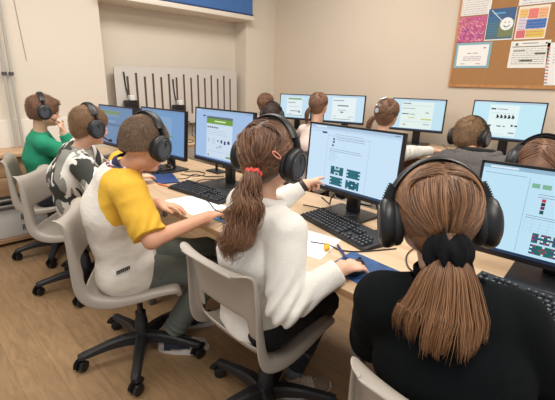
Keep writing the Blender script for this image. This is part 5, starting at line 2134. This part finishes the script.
# patterned lanyard round the neck
nbp = k.neck + k.up * 0.015
ln = MB()
ring = [nbp + (k.lat * math.cos(a) * 0.068 + k.fw * (math.sin(a) * 0.072 + 0.000)) + k.up * 0.006 - k.up * (0.002 + 0.035 * max(0, math.sin(a))) for a in [2 * PI * i / 40 for i in range(40)]]
ln.tube(ring, 0.0085, 8, closed=True, flat=(0.35, 1.0), up=tuple(k.up))
lo_ = ln.build('lanyard', [mat('lanyard_navy', (34, 36, 70), rough=0.6), mat('lanyard_dots', (206, 196, 196), rough=0.6), mat('lanyard_red', (190, 60, 60), rough=0.6)], e)
fc = face_centres(lo_.data)
aa = np.arctan2((fc - nbp) @ k.fw, (fc - nbp) @ k.lat)
set_mi(lo_.data, np.sin(aa * 22) > 0.72, 1)
set_mi(lo_.data, np.sin(aa * 11 + 1) > 0.94, 2)
tr = trousers(e, k, 0.005, 0.014, m_cargo, fold=0.005, name='cargo_trousers', hem_up=0.012, flare=0.006)
MB().box((-0.006, -0.006, -0.003), (0.006, 0.006, 0.003), bev=0.002).build('pocket_button', mat('cargo_button', (60, 62, 58)), tr, loc=Vector(k.hj[1] * 0.62 + k.kn[1] * 0.38 - k.lh * 0.085 + A(0, 0, 0.01)))
socks(e, k, m_sock_b)
feet(e, k, m_shoe_navy, m_sole_w, m_shoe_grey)
short_hair(e, k, 0.0045, hair_b1, thick=0.008, seed=3, nsp=4600, slen=0.010, plane=(0.088, -0.022))
put_headphones(k, 'black headphones with a boom microphone worn by the boy in yellow and white', True, tilt=-8, scale=1.02, dz=0.004)
k_yb = k

# ================= girl in the white sweater
k = make_kid(1.02, (0.86, 0.965, 0.505), (0.868, 0.925, 0.955), (0.872, 0.912, 1.118), -8, -10, (11, 14, 3),
             ((1.245, 1.078, 0.930), (0.952, 0.650, 0.79)), ((0.1, 0.9, -0.9), (-0.35, -0.75, -0.9)), ((1.20, 1.16, 0.105), (1.085, 0.955, 0.105)), slouch=0.035, sh_w=0.134, chest=1.0, elbow=(None, (0.780, 0.730, 0.690)))
e = start('girl in a white sweater with a curly brown ponytail, pointing at her monitor', k, (-10, -32))
body_mesh(e, k, 0.0035, (dict(f=(0.97, 0.20, 0.02), n=(0.0, -0.55, -0.85), t=1, curl=1.25, spread=0.05, index=0.10, tcurl=0.9), dict(f=(0.96, -0.12, -0.10), n=(0.02, 0.1, -1), t=-1, curl=0.42, spread=0.11)), 'b')
sw_ = garment_top(e, k, 0.0045, 0.017, [m_white_knit], 'sweater', sleeve=(1, 1), fold=0.006, ff=0.85, seed=21, hem=0.03, puff=0.010, armamp=0.010, hem_flare=0.004)
for i in (0, 1):
    cuff(sw_, k, i, m_white_knit, k.S, r=0.036, back=0.012, L=0.035)
# hood lying on the shoulders / soft collar
hc = MB()
nbp = k.neck + k.up * 0.012
ring = [nbp + (k.lat * math.cos(a) * 0.064 + k.fw * (math.sin(a) * 0.058 + 0.003)) + k.up * (0.006 - 0.012 * math.sin(a)) for a in [2 * PI * i / 36 for i in range(36)]]
hc.tube(ring, 0.019, 12, closed=True)
hc.build('collar', m_white_knit, sw_)
ax = nv(k.wr[0] - k.el[0])
wp = k.wr[0] - ax * 0.004
MB().tube([wp - ax * 0.012, wp - ax * 0.011, wp + ax * 0.011, wp + ax * 0.012], [0.024, 0.0275, 0.0275, 0.024], 18).build('wrist_band', mat('dark_bracelet', (52, 44, 44), rough=0.4), e)
trousers(e, k, 0.006, 0.006, m_black_leg, fold=0.002, name='leggings', seed=6, hem_up=0.03)
socks(e, k, m_sock_g)
feet(e, k, m_shoe_beige, m_sole_w, mat('brown_shoe_panel', (136, 116, 100), rough=0.7))
h_, tp, tn = long_hair(e, k, 0.0045, hair_b2, (-0.80, -0.20, -0.74), thick=0.013, seed=5, n=2600, width=0.0015, wave=0.0045,
                       braid=[(1, R(128), R(186), 0.30, -0.70, 0.008), (1, R(160), R(194), 0.42, -0.75, 0.008)])
tie = tp + tn * 0.006
ponytail(h_, hair_b2, [tie - tn * 0.02, tie + tn * 0.012, tie + tn * 0.035 + A(-0.010, 0.0, -0.045), tie + A(-0.055, -0.020, -0.12), tie + A(-0.088, -0.006, -0.20), tie + A(-0.115, 0.010, -0.265)],
         [0.014, 0.020, 0.036, 0.048, 0.042, 0.018], n=1300, seed=8, width=0.0014, wave=0.011, freq=26, flatw=1.15, side=(0.6, -0.8, 0), fray=0.024, tint=0.7)
scrunchie(h_, tie + tn * 0.004, tn * 0.8 + A(0, 0, -0.4), 0.020, 0.0075, mat('coral_red_elastic', (214, 70, 62), rough=0.6), 'hair_tie', ruf=0.001)
# salmon snap clip beside the ear cup
p0, n0 = on_ell(k.head, k.R, k.S, 0.021, A(-0.60, -0.70, -0.09))
dv = nv(np.cross(n0, k.R @ A(0.55, 0, 0.9)))
dv = nv(k.R @ A(0.75, 0.1, -0.25))
dv = nv(dv - n0 * (dv @ n0))
sv = np.cross(n0, dv)
cl = MB()
loop = [p0 + dv * 0.0165 * math.cos(a) * k.S + sv * 0.0052 * math.sin(a) + n0 * (0.002 + 0.003 * math.cos(a) ** 2 * 0) for a in [2 * PI * i / 24 for i in range(24)]]
cl.tube(loop, 0.0022, 8, closed=True)
cl.build('hair_clip', mat('salmon_clip', (226, 150, 132), rough=0.35), h_)
put_headphones(k, 'large black headphones worn by the girl in the white sweater', False, tilt=-4, scale=1.09, dz=-0.005)
k_gw = k

# ================= girl with the black scrunchie (seen from behind)
k = make_kid(1.0, (0.80, 0.19, 0.505), (0.808, 0.272, 0.925), (0.842, 0.332, 1.075), -2, 33, (34, 14, -3),
             ((1.06, 0.44, 0.79), (1.14, 0.05, 0.79)), ((-0.3, 0.35, -1.0), (-0.4, -0.5, -1.0)), ((1.10, 0.26, 0.105), (1.10, 0.06, 0.105)), slouch=0.02, sh_w=0.132, chest=1.08, dip=0.18)
e = start('girl seen from behind in a black fleece with straight light brown ponytail', k, (0, -4))
body_mesh(e, k, 0.0045, (dict(f=(0.9, -0.3, -0.05), n=(0, 0, -1), t=1, curl=0.35), dict(f=(1, 0.05, -0.05), n=(0, 0, -1), t=-1, curl=0.35)), 'b')
fl_ = garment_top(e, k, 0.005, 0.020, [m_black_fleece], 'fleece', sleeve=(1, 1), fold=0.006, ff=0.8, seed=31, hem=0.05, puff=0.012, armamp=0.008, collar=(m_black_fleece, 0.052, 0.009, 0.055), hem_flare=0.012)
trousers(e, k, 0.007, 0.010, m_black_leg, fold=0.003, seed=8, hem_up=0.02)
socks(e, k, m_sock_b)
feet(e, k, m_shoe_grey, m_sole_w)
h_, tp, tn = long_hair(e, k, 0.0045, hair_b3, (-0.90, -0.03, -0.80), thick=0.014, seed=9, n=5200, width=0.0010, wave=0.0003)
m_scr = mat('black_scrunchie_cloth', (14, 15, 18), rough=0.95, spec=0.2, bump=(90, 0.3))
tie = tp + tn * 0.016
tdn = nv(tn * 0.75 + A(0, 0, -0.65))
ponytail(h_, hair_b3, [tie - tdn * 0.03, tie + tdn * 0.012, tie + tdn * 0.045 + A(0, 0, -0.01), tie + tdn * 0.060 + A(-0.008, -0.004, -0.062), tie + tdn * 0.064 + A(-0.012, -0.002, -0.085), tie + tdn * 0.058 + A(-0.008, -0.002, -0.118)],
         [0.018, 0.023, 0.048, 0.073, 0.080, 0.072], n=3400, seed=12, width=0.00095, wave=0.0012, freq=5, flatw=1.12, side=(0.5, -0.85, 0), fray=0.014, endspread=0.4, clumps=30, tint=0.6, twist=0.12)
scrunchie(h_, tie + tdn * 0.006, tdn, 0.024, 0.020, m_scr, 'scrunchie', ruf=0.002, lenr=1.5)
put_headphones(k, 'large black ribbed headphones worn by the girl with the black scrunchie', False, tilt=-2, scale=1.11, roll=-2, dz=-0.012)
k_gb = k

# ================= boy in camouflage
k = make_kid(1.04, (0.80, 2.55, 0.505), (0.806, 2.460, 0.950), (0.856, 2.425, 1.080), -30, -18, (6, 12, 4),
             ((1.10, 2.52, 0.79), (1.02, 2.20, 0.79)), ((0.1, 0.9, -0.7), (-0.3, -0.7, -1)), ((1.08, 2.62, 0.105), (1.04, 2.42, 0.105)), slouch=0.06, chest=1.12, sh_w=0.152)
e = start('boy in a black, white and grey camouflage shirt with black headphones', k, (-20, -25))
body_mesh(e, k, 0.006, (dict(f=(0.9, -0.3, -0.05), n=(0, 0, -1), t=1, curl=0.35), dict(f=(0.95, 0.2, -0.05), n=(0, 0, -1), t=-1, curl=0.35)), 'b')
garment_top(e, k, 0.006, 0.016, [m_camo], 'camouflage_shirt', sleeve=(0.5, 0.5), fold=0.007, ff=1.2, seed=41, hem=0.09, puff=0.018, hem_flare=0.012)
trousers(e, k, 0.008, 0.012, m_dark_jean, fold=0.004, seed=9)
socks(e, k, m_sock_b)
feet(e, k, m_shoe_navy, m_sole_w)
short_hair(e, k, 0.005, hair_b4, thick=0.009, seed=13, nsp=2600, slen=0.013)
put_headphones(k, 'black headphones worn by the boy in the camouflage shirt', True, tilt=-10, scale=1.02)

# ================= boy in green
k = make_kid(0.98, (0.80, 3.27, 0.505), (0.790, 3.215, 0.965), (0.820, 3.175, 1.120), -15, -12, (-8, 10, 0),
             ((1.06, 3.26, 0.79), (0.905, 3.095, 0.970)), ((0.2, 0.9, -0.8), (1.0, -0.1, -1.0)), ((1.10, 3.36, 0.105), (1.10, 3.16, 0.105)), slouch=0.03)
e = start('boy in a green long-sleeved shirt with headphones, fist held to his mouth', k, (-10, -10))
body_mesh(e, k, 0.0055, (dict(f=(0.9, -0.2, -0.05), n=(0, 0, -1), t=1, curl=0.35), dict(f=(0.05, 0.15, 1), n=(-1, 0.5, 0), t=-1, curl=1.25, tcurl=0.9)), 'b')
garment_top(e, k, 0.006, 0.013, [m_green], 'long_sleeved_shirt', sleeve=(1, 1), fold=0.005, ff=1.1, seed=51, hem=0.05, puff=0.010, armamp=0.006)
trousers(e, k, 0.008, 0.012, m_dark_jean, fold=0.004, seed=10)
feet(e, k, m_shoe_grey, m_sole_w)
short_hair(e, k, 0.005, hair_b5, thick=0.011, seed=14, nsp=2200, slen=0.016, fringe=0.4)
put_headphones(k, 'black headphones worn by the boy in green', True, tilt=-12, scale=1.03)

# ================= far row
GF = None
# girl with silver hair clips
k = make_kid(1.0, (2.62, 1.60, 0.505), (2.675, 1.575, 0.960), (2.705, 1.545, 1.135), 0, -6, (8, 6, 4),
             ((3.02, 1.72, 0.85), (2.965, 1.270, 0.872)), ((0, 0.9, -0.8), (0, -0.7, -1)), ((3.0, 1.68, 0.105), (3.0, 1.50, 0.105)), slouch=0.03, elbow=(None, (2.72, 1.40, 0.862)))
e = start('girl in a white long-sleeved top with silver clips in her brown hair', k, (0, 0))
body_mesh(e, k, 0.007, (dict(f=(1, -0.1, -0.05), n=(0, 0, -1), t=1, curl=0.35), dict(f=(0.9, -0.4, -0.05), n=(0, 0, -1), t=-1, curl=0.35)), 'b')
garment_top(e, k, 0.007, 0.012, [m_white_knit], 'white_top', sleeve=(1, 1), fold=0.006, seed=61, hem=0.05, puff=0.014, armamp=0.008)
trousers(e, k, 0.01, 0.01, m_dark_jean)
feet(e, k, m_shoe_grey, m_sole_w)
h_, tp, tn = long_hair(e, k, 0.006, hair_b5, (-0.62, 0.62, -0.62), thick=0.012, seed=15, n=700, width=0.0028, wave=0.001)
tie = tp + tn * 0.004
ponytail(h_, hair_b5, [tie - tn * 0.01, tie + tn * 0.02, tie + A(-0.03, 0.03, -0.06), tie + A(-0.025, 0.03, -0.13)], [0.014, 0.020, 0.024, 0.008], n=90, seed=16, width=0.003, wave=0.002, side=(0.6, -0.7, 0))
m_silver = mat('silver_clip', (206, 216, 222), rough=0.2, metal=0.6)
for dd, L, rt in ((A(-0.45, 0.28, 0.86), 0.026, 0.7), (A(-0.78, 0.34, 0.30), 0.020, -0.4)):
    p0, n0 = on_ell(k.head, k.R, k.S, 0.019, dd)
    dv = nv(k.R @ A(0.3, -0.8, rt))
    dv = nv(dv - n0 * (dv @ n0))
    sv = np.cross(n0, dv)
    MB().tube([p0 + dv * L * math.cos(a) + sv * 0.008 * math.sin(a) for a in [2 * PI * i / 16 for i in range(16)]], 0.003, 7, closed=True).build('hair_clip', m_silver, h_)
p0, n0 = on_ell(k.head, k.R, k.S, 0.020, A(-0.86, 0.30, -0.05))
fb = MB()
for q in range(5):
    a = q * 2 * PI / 5
    u_ = nv(np.cross(n0, A(0, 0, 1)))
    w_ = np.cross(n0, u_)
    c_ = p0 + (u_ * math.cos(a) + w_ * math.sin(a)) * 0.010
    fb.tube([c_ - n0 * 0.002, c_ + n0 * 0.004], 0.008, 10)
fb.build('hair_clip', mat('pale_blue_clip', (176, 206, 216), rough=0.3), h_)

# boy in the grey hoodie
k = make_kid(1.04, (2.46, 0.80, 0.505), (2.520, 0.805, 0.940), (2.600, 0.895, 1.045), 0, -4, (-6, 20, -2),
             ((2.98, 1.10, 0.85), (2.98, 0.50, 0.85)), ((0.1, 0.9, -0.6), (0, -0.9, -0.2)), ((2.88, 0.96, 0.105), (2.88, 0.76, 0.105)), slouch=0.05, sh_w=0.158, chest=1.15)
e = start('boy in a dark grey hoodie with headphones, sitting in the far row', k, (0, 0))
body_mesh(e, k, 0.006, (dict(f=(1, -0.1, -0.05), n=(0, 0, -1), t=1, curl=0.35), dict(f=(1, 0.2, -0.05), n=(0, 0, -1), t=-1, curl=0.35)), 'a')
ho = garment_top(e, k, 0.006, 0.022, [m_grey_marl], 'hoodie', sleeve=(1, 1), fold=0.008, seed=71, hem=0.05, puff=0.020, armamp=0.009)
nbp = k.neck - k.fw * 0.035 + k.up * 0.012
F = Field(nbp - 0.2, nbp + 0.2, 0.006)
for i in range(13):
    a = PI * (0.92 + 1.16 * i / 12)
    c_ = nbp + k.lat * math.cos(a) * 0.112 + k.fw * (math.sin(a) * 0.085 + 0.045) - k.up * (0.020 * -math.sin(a))
    F.cap(c_ - k.up * 0.02, c_ + k.up * 0.016, 0.034 - 0.006 * abs(math.cos(a)), 0.026, k=0.02)
F.folds(lambda P: 0.004 * nz(P.astype(float), 5, 30))
obj('hood', F.mesh('hood'), ho, m_grey_marl)
inn = MB()
ring = [nbp + k.up * 0.030 + (k.lat * math.cos(a) * 0.080 + k.fw * (math.sin(a) * 0.062 + 0.045)) for a in [PI * (0.85 + 1.3 * i / 24) for i in range(25)]]
inn.tube(ring, 0.019, 10)
inn.build('hood_lining', m_blackcloth, ho)
trousers(e, k, 0.01, 0.012, m_dark_jean)
feet(e, k, m_shoe_navy, m_sole_w)
short_hair(e, k, 0.005, hair_b4, thick=0.012, seed=17, nsp=2200, slen=0.018, plane=(0.088, -0.075))
put_headphones(k, 'black headphones worn by the boy in the grey hoodie', False, tilt=2, scale=1.04)

# child at the right edge of the picture
k = make_kid(1.04, (2.02, 0.24, 0.505), (2.055, 0.36, 0.895), (2.115, 0.400, 1.008), 5, 10, (6, 40, 4),
             ((2.34, 0.42, 0.66), (2.36, 0.18, 0.66)), ((0.1, 0.9, -0.6), (0, -0.9, -0.5)), ((2.42, 0.34, 0.105), (2.42, 0.14, 0.105)), slouch=0.05)
e = start('child with parted brown hair bending forward at the right picture edge', k, (0, 0))
body_mesh(e, k, 0.007, (dict(f=(1, -0.1, -0.05), n=(0, 0, -1), t=1, curl=0.35), dict(f=(1, 0.2, -0.05), n=(0, 0, -1), t=-1, curl=0.35)), 'a')
garment_top(e, k, 0.008, 0.015, [m_grey_marl], 'sweatshirt', sleeve=(1, 1), fold=0.006, seed=81, hem=0.05)
trousers(e, k, 0.01, 0.012, m_dark_jean)
feet(e, k, m_shoe_navy, m_sole_w)
long_hair(e, k, 0.005, hair_b5, (-0.10, 0.90, -0.50), thick=0.011, seed=18, n=1500, width=0.0020, wave=0.0004, pig=True)
put_headphones(k, 'black headphones worn by the child at the right picture edge', False, tilt=-14, scale=1.14)

# girl with low brown ponytail between the two left far monitors
k = make_kid(0.98, (2.80, 2.34, 0.505), (2.855, 2.355, 0.965), (2.885, 2.355, 1.155), 0, 4, (14, 4, 0),
             ((3.08, 2.52, 0.83), (3.08, 2.18, 0.83)), ((0.1, 0.9, -0.6), (0, -0.9, -0.5)), ((3.14, 2.44, 0.105), (3.14, 2.24, 0.105)), slouch=0.03)
e = start('far girl with a low brown ponytail between the two leftmost far monitors', k, (0, 0))
body_mesh(e, k, 0.008, (dict(f=(1, -0.1, -0.05), n=(0, 0, -1), t=1, curl=0.35), dict(f=(1, 0.2, -0.05), n=(0, 0, -1), t=-1, curl=0.35)), 'b')
garment_top(e, k, 0.008, 0.010, [m_cream_top], 'pale_top', sleeve=(1, 1), fold=0.005, seed=91, hem=0.05)
trousers(e, k, 0.01, 0.01, m_dark_jean)
feet(e, k, m_shoe_grey, m_sole_w)
h_, tp, tn = long_hair(e, k, 0.006, hair_b5, (-0.70, 0.45, -0.62), thick=0.012, seed=19, n=600, width=0.003, wave=0.001)
ponytail(h_, hair_b5, [tp - tn * 0.01, tp + tn * 0.02, tp + A(-0.03, 0.02, -0.07), tp + A(-0.02, 0.02, -0.16)], [0.016, 0.022, 0.022, 0.008], n=90, seed=20, width=0.003, wave=0.002, side=(0.6, -0.7, 0))

# dark haired child with headphones
k = make_kid(0.98, (2.56, 2.78, 0.505), (2.60, 2.73, 0.86), (2.635, 2.715, 1.045), 0, 6, (20, 12, 0),
             ((2.98, 2.98, 0.80), (2.98, 2.66, 0.80)), ((0.1, 0.9, -0.6), (0, -0.9, -0.5)), ((2.92, 2.86, 0.105), (2.92, 2.68, 0.105)), slouch=0.05)
e = start('far child with dark hair and headphones, mostly hidden behind the curly haired girl', k, (0, 0))
body_mesh(e, k, 0.009, (dict(f=(1, -0.1, -0.05), n=(0, 0, -1), t=1, curl=0.35), dict(f=(1, 0.2, -0.05), n=(0, 0, -1), t=-1, curl=0.35)), 'b')
garment_top(e, k, 0.009, 0.014, [m_blackcloth], 'dark_top', sleeve=(1, 1), fold=0.005, seed=95, hem=0.05)
trousers(e, k, 0.01, 0.01, m_dark_jean)
feet(e, k, m_shoe_grey, m_sole_w)
short_hair(e, k, 0.006, hair_dk, thick=0.014, seed=22, nsp=900, slen=0.02)
put_headphones(k, 'headphones worn by the far child with dark hair', False, tilt=-8, scale=1.05)

# girl in pink in the corner
k = make_kid(0.98, (2.93, 3.26, 0.505), (2.985, 3.25, 0.965), (3.02, 3.21, 1.115), 0, 4, (14, 6, 0),
             ((3.16, 3.36, 0.83), (3.16, 3.08, 0.83)), ((0.1, 0.9, -0.6), (0, -0.9, -0.5)), ((3.2, 3.3, 0.105), (3.2, 3.12, 0.105)), slouch=0.03)
e = start('far girl in a pink top with pinned up brown hair in the corner', k, (0, 0))
body_mesh(e, k, 0.009, (dict(f=(1, -0.1, -0.05), n=(0, 0, -1), t=1, curl=0.35), dict(f=(1, 0.2, -0.05), n=(0, 0, -1), t=-1, curl=0.35)), 'b')
garment_top(e, k, 0.009, 0.016, [m_pink], 'pink_top', sleeve=(1, 1), fold=0.005, seed=97, hem=0.05, puff=0.012)
trousers(e, k, 0.01, 0.01, m_dark_jean)
feet(e, k, m_shoe_grey, m_sole_w)
long_hair(e, k, 0.006, hair_b5, (-0.80, 0.1, 0.2), thick=0.013, seed=23, n=600, width=0.003, wave=0.002)

# children of a person carry world coordinates: bring them under the person's base point
for e in PEOPLE:
    for c in e.children:
        c.location = Vector(c.location) - Vector(e.location)

# ---------------------------------------------------------------- light and camera
def area(name, loc, size, power, col, rot=(0, 0, 0)):
    l = bpy.data.lights.new(name, 'AREA')
    l.shape = 'RECTANGLE'
    l.size, l.size_y = size
    l.energy = power
    l.color = col
    o = bpy.data.objects.new(name, l)
    COL.objects.link(o)
    o.location = loc
    o.rotation_euler = rot
    return o


for i, (x, y) in enumerate(((0.1, -0.2), (0.1, 2.3), (2.2, -0.2), (2.2, 2.3))):
    area('ceiling_lamp', (x, y, HZ - 0.08), (1.6, 0.9), 47, (1.0, 0.962, 0.91))
w = bpy.data.worlds.new('room_daylight')
SC.world = w
w.use_nodes = True
bg = w.node_tree.nodes['Background']
bg.inputs['Color'].default_value = (0.86, 0.93, 1.0, 1)
bg.inputs['Strength'].default_value = 0.66

CH = 1.36
cam = bpy.data.cameras.new('camera')
cam.sensor_width = 36.0
cam.lens = 390.0 / 555.0 * 36.0
cam.clip_start = 0.02
co = bpy.data.objects.new('camera', cam)
COL.objects.link(co)
Mr = Matrix(((0.7093432, 0.19086441, -0.67853003), (-0.70453638, 0.22130223, -0.67428022), (0.02146411, 0.95634518, 0.29145015)))
co.matrix_world = Matrix.Translation((0, 0, CH)) @ Mr.to_4x4()
SC.camera = co
SC.view_settings.view_transform = 'Standard'
SC.view_settings.look = 'None'
SC.view_settings.exposure = 0.0
SC.view_settings.gamma = 1.0
SC.view_settings.use_curve_mapping = False
